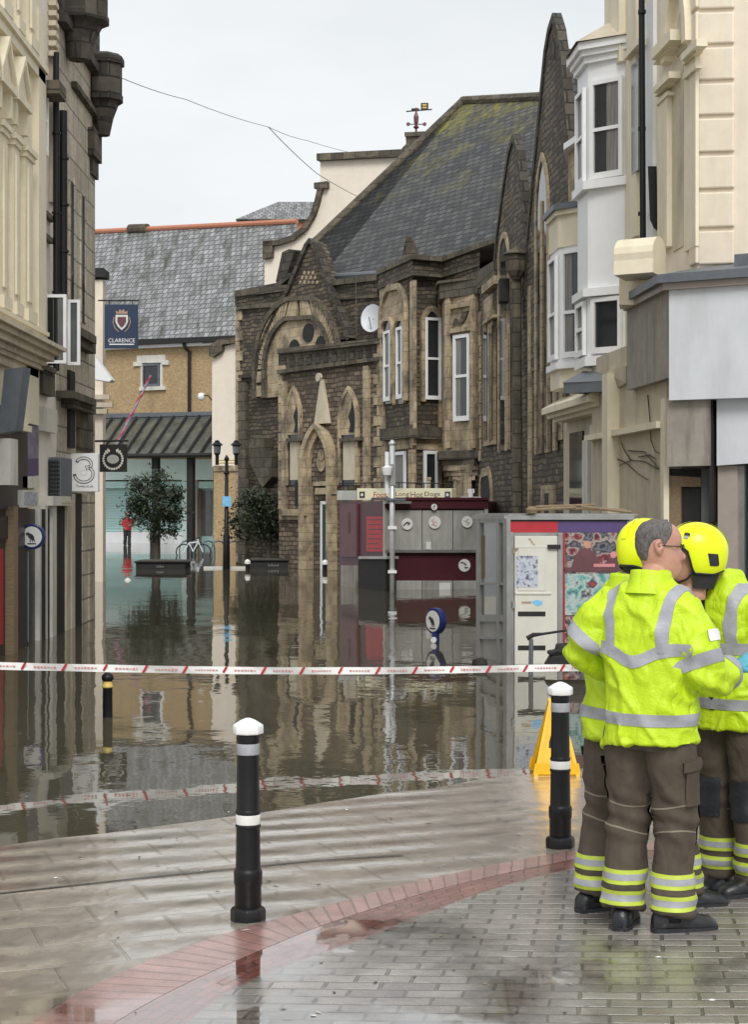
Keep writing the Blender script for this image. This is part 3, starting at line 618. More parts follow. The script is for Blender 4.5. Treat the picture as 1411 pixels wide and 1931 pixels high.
mb = MB(); mb.disc(c, (0, -1, 0), 8.5*s, .002, 16, sx=1.35); mb.build('pod', M['steel'], T)
FS = PL(130, 29, 185, 29)
T = thing('three_sign', 'white projecting box sign with a big grey outlined numeral 3', 'sign', tuple(at(160, 927, 29)))
mb = MB(); FS.pquad(mb, 128, 855, 185, 927, -.16, 0); mb.build('box', M['white'], T, bev=.008)
mb = MB(); s = 29/3200; cc = at(160, 886, 29)
def ringpath(cx, cy, rx, ry, a0, a1, n=18): return [(cx+rx*math.cos(R(a0+(a1-a0)*i/n)), cy-ry*math.sin(R(a0+(a1-a0)*i/n))) for i in range(n+1)]
p1 = ringpath(158, 875, 14, 11, 165, -60) ; p2 = ringpath(158, 894, 17.5, 15.5, 75, -180)
FS.band(mb, p1+p2, .055, 0, .004); mb.build('numeral_outline', M['ink'], T)
mb = MB(); FS.band(mb, p1[1:]+p2[:-1], .028, 0, .008); FS.band(mb, ringpath(158, 891, 6, 5, 0, 360), .02, 0, .006); mb.build('numeral', M['paper'], T)
mb = MB(); text_into(mb, 'Three.co.uk', FS.hit(143, 919, 0), FS.u, (0, 0, 1), FS.U(176)-FS.U(143), FS.Z(0, 914.5)-FS.Z(0, 919.5), depth=.005); mb.build('lettering', M['ink'], T)
T = thing('air_unit', 'grey wall mounted air unit with a dark louvred side under the white numeral sign', 'air conditioner', tuple(at(115, 943, 27)))
mb = MB(); a = at(90, 900, 27.0); b = at(115, 900, 27.0); z0, z1 = at(0, 943, 27).z, at(0, 862, 27).z
mb.box((-5.17, 27.0, z0), (b.x, 28.0, z1)); mb.build('casing', M['lead'], T, bev=.012)
mb = MB()
for i in range(9): z = z0+.06+(z1-z0-.1)*i/9; mb.box((-5.165, 26.985, z), (b.x-.02, 27.0, z+.035))
for i in range(4): x = -5.16+(b.x+5.14)*i/4; mb.box((x, 26.98, z0+.04), (x+.012, 26.995, z1-.04))
mb.build('louvre', M['blackmat'], T)
mb = MB(); mb.box((-5.17, 26.96, z0-.05), (b.x+.03, 28.05, z0-.01)); mb.build('bracket', M['cream_dirty'], T)
def roundsign(T, c, r, nrm, dep):
    mb = MB(); mb.disc(c, nrm, r, -dep, 32); mb.build('rim', M['bluerim'], T, bev=.012)
    mb = MB(); mb.disc(Vector(c)+Vector(nrm)*.006, nrm, r*.80, .004, 32); mb.build('face', M['paper'], T)
    nv = Vector(nrm).normalized(); x = Vector((0, 0, 1)).cross(nv).normalized(); mb = MB(); o = Vector(c)+nv*.012; z = Vector((0, 0, 1))
    # small running animal figure and a line of script, as far as it can be read
    for px, pz, a, b in ((-.30, .22, .16, .13), (-.08, .05, .2, .2), (.08, -.12, .14, .2)):
        mb.prism([o + x*(px+a*math.cos(t_*math.pi/5))*r + z*(pz+b*math.sin(t_*math.pi/5))*r for t_ in range(10)], nv*.003)
    for px in (-.16, .02, .16): mb.prism([o+x*(px*r)+z*(-.1*r), o+x*((px+.06)*r)+z*(-.1*r), o+x*((px+.1)*r)+z*(-.42*r), o+x*((px+.04)*r)+z*(-.42*r)], nv*.002)
    mb.prism([o+x*(-.32*r)+z*(-.5*r), o+x*(.34*r)+z*(-.5*r), o+x*(.34*r)+z*(-.6*r), o+x*(-.32*r)+z*(-.6*r)], nv*.003)
    mb.build('emblem', M['ink'], T)
T = thing('round_shop_sign', 'round white sign with a royal blue rim projecting from the dark shopfront on the left', 'sign', tuple(at(60, 1036, 24.8)))
roundsign(T, at(60, 1012, 24.8), 24*24.8/3200, (0, -1, 0), .12)
mb = MB(); mb.tube([at(20, 1012, 24.86), at(40, 1012, 24.86)], .02, 8); mb.build('bracket', M['bluerim'], T)
# ================================================================ RIGHT SIDE
RD = Vector((-.0861, .9963, 0)); RN = Vector((-.9963, -.0861, 0))
RU = PL(1316, 24.5, 1200, 28.2); RU.o = Vector((4.674, 24.5, 0)); RU.u = RD.copy(); RU.n = RN.copy()
FP = PL(1262, 24, 1411, 23.4); FQ = PL(1316, 24.5, 1411, 24.1)
def W(p, z): return Vector((p.x, p.y, z))
# --- R1 corner building
T = thing('corner_cream_building', 'cream stucco corner building with raised quoins and blank white shop fascia', 'building', (4.7, 24.5, 0))
A = RU.P(0, 0); B = A + FQ.u*6*(1 if FQ.u.x > 0 else -1); fu = (B-A).normalized()
mb = MB(); mb.prism([W(A, 3.2), W(B, 3.2), W(B, 3.2)+Vector((0, 9, 0)), W(A+RD*4.4, 3.2)+Vector((2, 0, 0)), W(A+RD*4.4, 3.2)], (0, 0, 10.5)); mb.build('wall', M['cream_pink'], T)
mb = MB(); y = -60
ys_ = [-72, 18, 84, 152, 218, 288, 357, 430, 500]
for i in range(len(ys_)-1):
    FQ.poly(mb, [(1317, ys_[i]+7), (1384, ys_[i]+5), (1384, ys_[i+1]-3), (1317, ys_[i+1]-1)], 0, .05)
    RU.box(mb, -.05, .32, RU.Z(1316, ys_[i+1]-2), RU.Z(1316, ys_[i]+6), -.02, .045)
mb.build('quoin', M['cream_pink'], T, bev=.022)
def ub(mb, xa, ya, xb, yb, n, mi=0, n0=0): RU.pbox(mb, xb, ya, xa, yb, n0, n, mi)   # xa<xb in pixels
mb = MB(); ub(mb, 1290, 95, 1312, 470, .05); ub(mb, 1284, 88, 1314, 102, .16); ub(mb, 1287, 102, 1313, 112, .1); ub(mb, 1288, 128, 1312, 140, .1); mb.build('pilaster', M['cream'], T)
mb = MB(); ub(mb, 1240, 180, 1258, 470, .1); ub(mb, 1232, 150, 1262, 162, .2); ub(mb, 1235, 162, 1260, 172, .14); ub(mb, 1237, 184, 1259, 190, .13); ub(mb, 1228, 75, 1264, 95, .24); ub(mb, 1232, 95, 1262, 108, .16); mb.build('pilaster', M['cream'], T)
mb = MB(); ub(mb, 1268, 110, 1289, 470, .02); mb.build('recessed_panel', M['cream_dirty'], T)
mb = MB(); o_ = RU.parch(1310, 1262, 100, 90, -40, 0, 0, 8, True); i_ = RU.parch(1303, 1270, 100, 90, -20, 0, 0, 8, True); RU.ring(mb, o_, i_, 0, .14); mb.build('arch_moulding', M['cream'], T)
mb = MB(); RU.fill(mb, RU.parch(1296, 1278, 100, 60, 22, 0, 0, 8, True), 0, .02); mb.build('niche', M['cream_dirty'], T)
mb = MB(); ub(mb, 1182, 0, 1199, 450, .1); ub(mb, 1176, 88, 1202, 100, .2); mb.build('corner_strip', M['cream'], T)
mb = MB(); ub(mb, 1191, 118, 1204, 325, .11, n0=.02); g = mb.build('narrow_window', M['glass_grey'], T)
mb = MB(); ub(mb, 1215, 0, 1232, 480, .06); mb.build('white_strip', M['white'], T)
mb = MB(); mb.tube([RU.hit(1210, 0-60, .16), RU.hit(1213, 450, .16)], .05, 10)
for y_ in (20, 240, 400): mb.tube([RU.hit(1211, y_, .16), RU.hit(1211, y_+7, .16)], .065, 10)
mb.build('drainpipe', M['black'], T)
mb = MB(); d_ = 26.6; mb.prism([at(1222, 314, d_), at(1238, 314, d_), at(1240, 436, d_), at(1233, 430, d_), at(1226, 415, d_)], (.02, .07, 0))
tag(mb.build('blade_sign', M['black'], loc=tuple(at(1231, 430, d_))), 'narrow black blade sign with a slanted foot on the cream wall beside the drainpipe', 'sign')
# rolled hood
mb = MB(); s = 25.6/3200; c = at(1176, 487, 25.6); ux = fu; prof = []
for k in range(11): a = R(200 - k*22); prof.append((math.cos(a)*.26, math.sin(a)*.26))
prof += [(.26, -.30), (-.20, -.34), (-.26, -.25)]
L_ = (at(1254, 487, 25.4)-c).length; nn_ = Vector((fu.y, -fu.x, 0))
mb.prism([c - nn_*p*-1 + Vector((0, 0, q)) + nn_*.1 for p, q in prof], fu*L_)
mb.build('rolled_hood', M['cream'], T)
mb = MB(); a_ = at(1168, 520, 25.9); b_ = at(1256, 520, 25.5); mb.prism([at(1168, 575, 25.9), at(1256, 575, 25.5), at(1256, 517, 25.5), at(1168, 519, 25.9)], (.1, .6, 0)); mb.build('hood_base', M['cream'], T)
# fascia box with lead capping
def plz(py, d): return CH + (HZ-py)*d/F
z0, z1, z2, z3 = plz(755, 24), plz(548, 24), plz(536, 24), plz(527, 24)
Pc = FP.P(FP.U(1262), 0); far = Pc + RD*2.55; sg = 1 if FP.u.x > 0 else -1; Rr = Pc + FP.u*sg*5
def wrap(mb, za, zb, n, dep=1.2):
    q = [far+RN*n, Pc+RN*n+FP.n*n, Rr+FP.n*n, Rr+FP.n*(n-dep), Pc-RN*dep*.4-FP.n*dep, far-RN*dep*.4]
    mb.prism([W(p, za) for p in q], (0, 0, zb-za))
mb = MB(); FP.box(mb, min(FP.U(1262), FP.U(1262)+sg*5), max(FP.U(1262), FP.U(1262)+sg*5), z0, z1, -.5, 0); mb.build('fascia_panel', M['panel_white'], T)
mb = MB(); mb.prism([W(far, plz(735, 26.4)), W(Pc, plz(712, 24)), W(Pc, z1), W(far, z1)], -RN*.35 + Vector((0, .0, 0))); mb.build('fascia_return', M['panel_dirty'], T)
mb = MB(); wrap(mb, z1, z2, .06); mb.build('fascia_moulding', M['taupe'], T)
mb = MB(); wrap(mb, z2, z2+.12, .12)
q = [far+RN*.1, Pc+RN*.1+FP.n*.1, Rr+FP.n*.1]; q2 = [far-RN*.5, Pc-RN*.45-FP.n*.5, Rr-FP.n*.5]
for i in range(2): mb.prism([W(q[i], z2+.12), W(q[i+1], z2+.12), W(q2[i+1], z2+.33), W(q2[i], z2+.33)], (0, 0, -.1))
mb.build('lead_capping', M['lead'], T)
mb = MB(); FQ.pbox(mb, 1385, 478, 1440, 500, 0, .5); mb.build('lead_flashing', M['lead'], T)
# shopfront below
mb = MB(); FP.box(mb, FP.U(1262)-.05, FP.U(1262)+5, -.7, z0+.6, -3, -.62); mb.build('shop_wall', M['taupe'], T)
mb = MB(); FP.poly(mb, [(1258, 752), (1337, 752), (1337, 878), (1258, 880)], -.6, -.12); mb.build('boarding', M['panel_dirty'], T)
mb = MB(); FP.poly(mb, [(1338, 740), (1344, 740), (1344, 985), (1338, 985)], -.6, -.2); mb.build('dark_gap', M['blackmat'], T)
mb = MB(); FP.poly(mb, [(1352, 750), (1440, 745), (1440, 872), (1352, 878)], -.6, -.2); mb.build('white_board', M['panel_white'], T)
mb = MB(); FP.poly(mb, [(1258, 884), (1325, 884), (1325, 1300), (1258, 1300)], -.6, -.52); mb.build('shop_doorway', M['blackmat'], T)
mb = MB(); FP.poly(mb, [(1262, 897), (1322, 900), (1322, 918), (1284, 918), (1284, 1300), (1262, 1300)], -.52, -.47); mb.build('door_frame', M['wood'], T)
mb = MB(); FP.poly(mb, [(1323, 884), (1341, 884), (1341, 1300), (1323, 1300)], -.6, -.45); mb.build('glass_return', M['glass_grey'], T)
mb = MB(); FP.poly(mb, [(1354, 878), (1391, 878), (1391, 1400), (1354, 1400)], -.6, -.3); mb.build('tiled_pier', M['taupe'], T)
mb = MB(); FP.poly(mb, [(1392, 878), (1404, 878), (1404, 1400), (1392, 1400)], -.6, -.35); mb.build('window_frame', M['alu'], T)
mb = MB(); FP.poly(mb, [(1404, 878), (1500, 878), (1500, 1400), (1404, 1400)], -.6, -.4); mb.build('shop_window', M['glass'], T)
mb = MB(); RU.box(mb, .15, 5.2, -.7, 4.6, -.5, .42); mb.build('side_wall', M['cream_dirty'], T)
mb = MB(); RU.pbox(mb, 1252, 752, 1246, 1250, .42, .5); RU.box(mb, .2, 5.2, plz(812, 25.5), plz(800, 25.5), .42, .56); RU.box(mb, 3.1, 3.5, -.7, 4.2, .42, .62); mb.build('side_moulding', M['cream'], T)
# creeper twigs on the side wall
mb = MB()
for pts in ([(1222, 745), (1226, 790), (1228, 830), (1236, 852), (1250, 856)], [(1185, 850), (1215, 852), (1240, 880), (1243, 884)], [(1150, 860), (1180, 872), (1205, 895), (1222, 905)], [(1240, 884), (1215, 870), (1190, 868), (1168, 878)], [(1190, 868), (1178, 850), (1172, 835)], [(1205, 862), (1225, 858), (1236, 865)]):
    mb.tube([RU.hit(x, y, .45) for x, y in pts], [.012, .010, .008, .007, .005][:len(pts)], 6)
tag(mb.build('bare_creeper', M['bark'], loc=tuple(RU.hit(1240, 884, .45))), 'bare leafless creeper twigs clinging to the dirty cream side wall', 'plant')
# --- R2 white bay
T = thing('white_bay_house', 'cream house with a tall glossy white two-storey bay window on the right', 'building', (4.2, 29.3, 0))
mb = MB(); RU.box(mb, 4.4, 6.1, -.7, 13.5, -3, -.005); mb.build('wall', M['cream'], T)
def bay(T, w0, c0, c1, w1, levels, mat):
    for z0, z1, e, m, nm in levels:
        mb = MB(); q = [Vector((p[0], p[1], 0)) for p in (w0, c0, c1, w1)]
        q = [q[0]+Vector((0, -e, 0)), q[1]+RN*e+Vector((0, -e, 0)), q[2]+RN*e+Vector((0, e*.5, 0)), q[3]+Vector((0, e*.5, 0))]
        bk = [q[3]+Vector((.5, 0, 0)), q[0]+Vector((.5, 0, 0))]
        mb.prism([W(p, z0) for p in q+bk], (0, 0, z1-z0)); mb.build(nm, M[m], T)
def facewin(T, a, b, z0, z1, rail=.5, ins=.14, panem='glass', cur=0):
    a, b = Vector((a[0], a[1], 0)), Vector((b[0], b[1], 0)); pl = PL(700, 10, 710, 10); pl.o = a; pl.u = (b-a).normalized(); pl.n = Vector((pl.u.y, -pl.u.x, 0))
    if pl.n.dot(CAM-a) < 0: pl.n = -pl.n
    return sash(pl, ins*.5, (b-a).length-ins*.5, z0, z1, .005, T, rail, .075, panem, 'white', cur=cur)
w0, c0, c1, w1 = (4.34, 28.95), (3.72, 29.5), (3.65, 30.4), (4.14, 30.9)
Z = lambda py: plz(py, 29.4)
bay(T, w0, c0, c1, w1, [(Z(690), Z(672), .06, 'white', 'bay_sill'), (Z(672), Z(560), 0, 'white', 'bay_body'), (Z(560), Z(545), .10, 'white', 'bay_ledge'), (Z(545), Z(358), 0, 'white', 'bay_spandrel'), (Z(358), Z(342), .10, 'white', 'bay_ledge'), (Z(342), Z(120), 0, 'white', 'bay_body'), (Z(120), Z(108), .07, 'white', 'bay_cornice'), (Z(108), Z(98), .13, 'white', 'bay_cornice'), (Z(98), Z(84), .19, 'white', 'bay_cornice')], 'white')
facewin(T, w0, c0, Z(340), Z(155), .5, .16, cur=.4); facewin(T, c0, c1, Z(340), Z(160), .5, .2)
facewin(T, w0, c0, Z(668), Z(563), 0, .2); facewin(T, c0, c1, Z(668), Z(565), .5, .2)
mb = MB(); cpt = [Vector((p[0], p[1], 0)) for p in (w0, c0, c1, w1)]; ctr = Vector((4.35, 29.9, Z(15)))
ee = [cpt[0]+Vector((0, -.24, 0)), cpt[1]+RN*.24+Vector((0, -.24, 0)), cpt[2]+RN*.24, cpt[3]]
for i in range(3): mb.add([W(ee[i], Z(84)), W(ee[i+1], Z(84)), ctr], [(0, 1, 2)])
mb.build('bay_roof', M['cream_dirty'], T)
mb = MB(); RU.box(mb, 4.42, 5.0, Z(130), Z(-40), 0, .12); RU.box(mb, 4.40, 6.1, Z(98), Z(88), 0, .1); mb.build('corner_strip', M['cream'], T)
# --- R3 cream bay
T = thing('cream_bay_house', 'lower cream house with a flat-topped bay, beyond the taller white bay', 'building', (4.0, 32, 0))
mb = MB(); RU.box(mb, 6.1, 9.2, -.7, plz(395, 32), -3, -.01); mb.build('wall', M['cream'], T)
mb = MB(); mb.plan([(1063, 33.2), (1094, 32.2), (1094, 36), (1075, 36)], plz(271, 32.6), plz(259, 32.6)); mb.build('roof_ledge', M['white'], T)
mb = MB(); mb.plan([(1072, 33.6), (1094, 32.6), (1094, 36), (1080, 36)], plz(390, 32.6), plz(271, 32.6)); mb.build('upper_return', M['dress'], T)
w0, c0, c1, w1 = (4.05, 31.3), (3.50, 32.0), (3.43, 33.0), (3.95, 33.5)
Z = lambda py: plz(py, 31.8)
bay(T, w0, c0, c1, w1, [(Z(730), Z(695), .0, 'cream', 'bay_base'), (Z(695), Z(683), .08, 'white', 'bay_sill'), (Z(683), Z(465), 0, 'white', 'bay_body'), (Z(465), Z(405), .03, 'cream', 'bay_frieze'), (Z(405), Z(396), .09, 'cream', 'bay_cornice'), (Z(396), Z(385), .14, 'lead', 'bay_capping')], 'cream')
facewin(T, w0, c0, Z(675), Z(472), .42, .2, cur=-.3); facewin(T, c0, c1, Z(675), Z(478), .45, .2)
# shop cornice and hood below the bays
T = thing('bay_shopfront', 'cream shopfront with a curved hood and dark lead canopy under the bay windows', 'shopfront', (3.9, 30, 0))
mb = MB()
for a, b, e in ((785, 778, .38), (778, 770, .5), (770, 758, .62)):
    q = [RU.P(4.6, 0, e), RU.P(8.9, 0, e), RU.P(8.9, 0, 0), RU.P(4.6, 0, 0)]; mb.prism([W(p, plz(a, 31)) for p in q], (0, 0, plz(b, 31)-plz(a, 31)))
mb.prism([W(RU.P(4.6, 0, .62), plz(758, 31)), W(RU.P(8.9, 0, .62), plz(758, 31)), W(RU.P(8.9, 0, .2), plz(735, 31)), W(RU.P(4.6, 0, .2), plz(735, 31))], (.2, .02, 0)); mb.build('cornice', M['cream'], T)
mb = MB(); d1, d2 = 28.2, 29.6
mb.prism([at(1063, 742, d2), at(1152, 738, d1), at(1152, 718, d1), at(1063, 722, d2)], (.5, .3, 0))
mb.prism([at(1060, 722, d2), at(1152, 718, d1), at(1138, 702, d1+.7), at(1100, 700, d2+.3)], (.3, .2, -.02)); mb.build('lead_canopy', M['lead'], T)
mb = MB(); mb.prism([at(1140, 702, d1), at(1181, 690, 26.8), at(1181, 722, 26.8), at(1152, 740, d1)], (.3, .4, 0)); mb.build('canopy_end', M['cream_dirty'], T)
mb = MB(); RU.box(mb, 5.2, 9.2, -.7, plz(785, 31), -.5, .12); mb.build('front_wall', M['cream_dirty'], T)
mb = MB(); RU.pbox(mb, 1098, 815, 1074, 1300, .12, .16); mb.build('shop_window', M['glass'], T)
mb = MB(); RU.pbox(mb, 1108, 830, 1098, 1300, .12, .3); RU.pbox(mb, 1130, 800, 1112, 1300, .12, .24); mb.build('shop_pilaster', M['offwhite'], T)
# ================================================================ CHURCH
RC = PL(1090, 34, 905, 47.2)
FA = PL(445, 61, 720, 54)
T = thing('stone_church', 'dark rubble stone church with tan dressings, gabled porch and mossy slate roof', 'church', tuple(at(700, 1075, 54)))
CHU = T
def cb(mb, pl, xa, ya, xb, yb, n0, n1):
    if pl.U(xa) < pl.U(xb): pl.pbox(mb, xa, ya, xb, yb, n0, n1)
    else: pl.pbox(mb, xb, ya, xa, yb, n0, n1)
ztop = RC.Z(950, 500)
mb = MB(); RC.box(mb, min(RC.U(1096), RC.U(905)), max(RC.U(1096), RC.U(905)), -.7, ztop, -3, 0); mb.build('street_wall', M['rubble'], T)
# gable 1
G1 = [(1096, 700), (1096, 470), (1075, 330), (1064, 230), (1055, 110), (1049, 64), (1041, 36), (1033, 62), (1026, 100), (1014, 225), (1004, 330), (990, 470), (986, 560), (986, 700)]
mb = MB(); RC.poly(mb, G1, -.1, .03); mb.build('tall_gable', M['rubble'], T)
mb = MB(); RC.band(mb, [(986, 560), (992, 455), (1004, 330), (1014, 225), (1026, 100), (1033, 60), (1041, 34), (1049, 62), (1056, 112), (1066, 232), (1080, 345), (1097, 470)], .20, -.13, .07); mb.build('gable_coping', M['sooty'], T)
mb = MB(); RC.poly(mb, [(1036, 112), (1037, 84), (1041, 66), (1045, 84), (1046, 112)], .03, .05); mb.build('gable_niche', M['sooty'], T)
def roofback(pl, px, py, eavew, eavedrop, length, name):
    a = pl.hit(px, py, -.3); u = pl.u; b = -pl.n*length
    for s in (1, -1):
        e = a + u*s*eavew - Vector((0, 0, eavedrop)); mb = MB(); mb.prism([a, e, e+b, a+b], Vector((0, 0, -.12))); mb.build(name, M['slate'], T)
roofback(RC, 1041, 92, 2.9, 4.6, 9, 'gable_roof')
def lancet(pl, xa, xb, yb, ys, yt, n=0, wd=.16, T=None, panem='glass', rnd=False, tracery=True, name='lancet_window', dm='dress'):
    T = T or CHU
    o = pl.parch(xa, xb, yb, ys, yt, 0, 0, 8, rnd); i = pl.parch(xa, xb, yb, ys, yt, 0, wd, 8, rnd)
    mb = MB(); pl.ring(mb, o, i, n-.02, n+(.05 if pl is RC else .10)); fr = mb.build(name, M[dm], T)
    g = MB(); pl.fill(g, i, n-.02, n+.02); g.build('pane', M[panem], fr)
    return fr
f = lancet(RC, 1040, 1014, 855, 400, 288, .03, .15, dm='dress'); mb = MB()
um = (RC.U(1040)+RC.U(1014))/2; RC.box(mb, um-.05, um+.05, RC.Z(1027, 855), RC.Z(1027, 380), .05, .09); mb.build('mullion', M['dress'], f)
mb = MB(); cb(mb, RC, 1048, 560, 1042, 850, .03, .08); cb(mb, RC, 1060, 690, 1042, 700, .03, .12); mb.build('stone_shaft', M['dress'], T)
f = lancet(RC, 1068, 1052, 830, 560, 520, .03, .14)
mb = MB(); cb(mb, RC, 1046, 915, 1020, 985, .0, .05); mb.build('tablet', M['dress'], T); mb = MB(); cb(mb, RC, 1034, 930, 1027, 985, .05, .06); mb.build('tablet_opening', M['blackmat'], T)
mb = MB(); cb(mb, RC, 1074, 820, 1066, 1000, .0, .08); mb.build('dressed_strip', M['dress'], T); mb = MB(); cb(mb, RC, 999, 540, 995, 1000, .0, .06); mb.build('dressed_strip', M['dress'], T)
# gable 2
G2 = [(992, 620), (990, 470), (982, 380), (975, 290), (966, 262), (957, 290), (945, 370), (934, 460), (930, 560), (930, 620)]
mb = MB(); RC.poly(mb, G2, -.1, .03); mb.build('small_gable', M['rubble'], T)
mb = MB(); RC.band(mb, [(931, 500), (936, 440), (946, 365), (957, 290), (966, 260), (975, 290), (983, 380), (991, 470)], .18, -.13, .07); mb.build('gable_coping', M['sooty'], T)
roofback(RC, 966, 300, 2.6, 4.0, 7, 'gable_roof')
lancet(RC, 964, 944, 850, 500, 438, .03, .14)
mb = MB(); cb(mb, RC, 956, 640, 952, 850, .03, .08); mb.build('mullion_shaft', M['dress'], T)
mb = MB(); cb(mb, RC, 929, 560, 911, 840, 0, .1); cb(mb, RC, 932, 530, 908, 545, 0, .2); cb(mb, RC, 930, 600, 910, 606, 0, .18); mb.build('panelled_bay', M['dress'], T)
for a, b in ((928, 922), (918, 912)):
    mb = MB(); cb(mb, RC, a, 615, b, 830, .1, .12); mb.build('narrow_light', M['glass'], T)
mb = MB(); RC.band(mb, [(900, 528), (932, 510)], .5, -.4, .12); mb.build('wall_coping', M['dress_dark'], T)
lancet(RC, 930, 906, 985, 940, 880, 0, .2, panem='blackmat', dm='dress')
mb = MB(); mb.tube([RC.hit(974, 480, .22), RC.hit(977, 1000, .22)], .12, 10); mb.build('drainpipe', M['dress_dark'], T)
mb = MB(); mb.lathe(RC.hit(974, 500, .24), [(.1, -.35), (.24, -.15), (.26, .22), (.34, .24), (.05, .42)], 8); mb.build('hopper_head', M['dress_dark'], T)
mb = MB(); p = RC.hit(951, 548, .45); mb.box((p.x-.12, p.y-.1, p.z-.28), (p.x+.12, p.y+.35, p.z+.28)); tag(mb.build('wall_speaker', M['blackmat'], loc=tuple(p), bev=.02), 'small black box speaker or lamp fixed high on the church gable', 'speaker')
# corner tower (polygon in plan)
TW = [(716, 52.5), (778, 49.6), (834, 50.0), (905, 47.3)]
mb = MB(); mb.plan([(716, 52.5), (778, 49.6), (834, 50.0), (905, 47.4), (905, 54), (716, 58)], -.7, plz(520, 50)); mb.build('corner_tower', M['rubble'], T)
mb = MB(); mb.plan([(713, 52.5), (778, 49.3), (834, 49.8), (905, 47.4), (905, 53), (716, 57)], plz(520, 50), plz(497, 50)); mb.build('tower_parapet', M['rubble'], T)
mb = MB(); mb.plan([(710, 52.5), (778, 49.1), (834, 49.6), (935, 46), (935, 50), (713, 57)], plz(497, 50), plz(488, 50)); mb.plan([(712, 52.5), (778, 49.2), (834, 49.7), (905, 47.3), (905, 50), (713, 57)], plz(526, 50), plz(520, 50)); mb.build('tower_coping', M['dress_dark'], T)
W1 = PL(716, 52.5, 778, 49.6); W2 = PL(778, 49.6, 834, 50.0); W3 = PL(834, 49.2, 880, 48.4)
def q2(mb, pl, a, b, c, d, n0, n1): cb(mb, pl, a, b, c, d, n0, n1)
mb = MB(); q2(mb, W1, 717, 545, 723, 840, 0, .08); q2(mb, W1, 773, 530, 780, 840, 0, .1); q2(mb, W2, 778, 530, 785, 840, 0, .1); q2(mb, W2, 829, 560, 835, 840, 0, .1); mb.build('tower_quoin', M['dress'], T)
o = W1.parch(721, 771, 760, 600, 535); i = W1.parch(721, 771, 760, 600, 535, 0, .16); mb = MB(); W1.ring(mb, o, i, 0, .14); W1.fill(mb, i, 0, .04); mb.build('twin_window_arch', M['dress'], T)
for a, b in ((725, 746), (749, 769)):
    f = lancet(W1, a, b, 762, 625, 598, .05, .1)
    u0, u1 = W1.U(a+6), W1.U(b-2); sash(W1, u0, u1, W1.Z(735, 757), W1.Z(735, 625), .08, f, .5, .09)
lancet(W2, 792, 833, 758, 615, 578, .02, .14, rnd=True)
sash(W2, W2.U(799), W2.U(829), W2.Z(814, 754), W2.Z(814, 600), .06, T, .5, .08)
mb = MB(); q2(mb, W1, 716, 812, 778, 828, 0, .22); q2(mb, W2, 778, 812, 834, 828, 0, .22); q2(mb, W1, 716, 805, 778, 812, 0, .12); q2(mb, W2, 778, 805, 834, 812, 0, .12); mb.build('string_course', M['dress_dark'], T)
mb = MB(); q2(mb, W1, 718, 828, 778, 848, 0, .06); q2(mb, W2, 778, 828, 834, 848, 0, .06); q2(mb, W1, 718, 848, 728, 1000, 0, .1); q2(mb, W1, 770, 848, 778, 1000, 0, .1); q2(mb, W2, 778, 848, 786, 1000, 0, .1); q2(mb, W2, 826, 848, 834, 1000, 0, .1); mb.build('lower_dressing', M['dress'], T)
sash(W1, W1.U(744), W1.U(768), W1.Z(756, 940), W1.Z(756, 852), .02, T, 0, .1, 'curtain'); sash(W2, W2.U(797), W2.U(825), W2.Z(810, 940), W2.Z(810, 850), .02, T, 0, .1)
# oriel
Z = lambda py: plz(py, 48)
def orl(z0, z1, e, nm, m):
    mb = MB(); s = 48/3200
    q = [(834-e*66, 49.6), (838-e*66, 48.6-e), (893+e*60, 47.4-e), (907+e*60, 47.5), (907, 49.4), (834, 50.2)]; mb.plan(q, z0, z1); mb.build(nm, M[m], T)
orl(Z(850), Z(560), 0, 'oriel', 'dress'); orl(Z(560), Z(532), .12, 'oriel_cap', 'dress_dark'); orl(Z(532), Z(527), .2, 'oriel_cap', 'dress_dark')
orl(Z(866), Z(850), .15, 'oriel_ledge', 'dress_dark'); orl(Z(876), Z(866), .02, 'oriel_ledge', 'dress_dark')
for k, (y0, y1, e) in enumerate(((887, 876, -.02), (897, 887, -.1), (906, 897, -.18), (950, 906, -.3))): orl(Z(y0), Z(y1), e, 'oriel_corbel', 'dress')
OW = PL(838, 48.6, 893, 47.4)
mb = MB(); cb(mb, OW, 839, 562, 848, 845, 0, .1); cb(mb, OW, 886, 562, 892, 845, 0, .1); cb(mb, OW, 848, 618, 886, 626, 0, .14); cb(mb, OW, 848, 572, 886, 580, 0, .1); mb.build('oriel_mullion', M['dress'], T)
mb = MB(); OW.poly(mb, [(852, 614), (858, 600), (866, 606), (872, 590), (882, 586), (878, 600), (870, 612)], 0, .05); mb.build('carved_panel', M['rubble_warm'], T)
sash(OW, OW.U(859), OW.U(889), OW.Z(875, 794), OW.Z(875, 631), .02, T, .52, .1, cur=.3)
mb = MB(); p = at(771, 455, 50.4); mb.prism([at(757, 489, 50.4), at(788, 489, 50.0), at(776, 447, 50.2), at(766, 447, 50.2)], (.1, .5, 0)); mb.build('tower_pinnacle', M['dress_dark'], T)
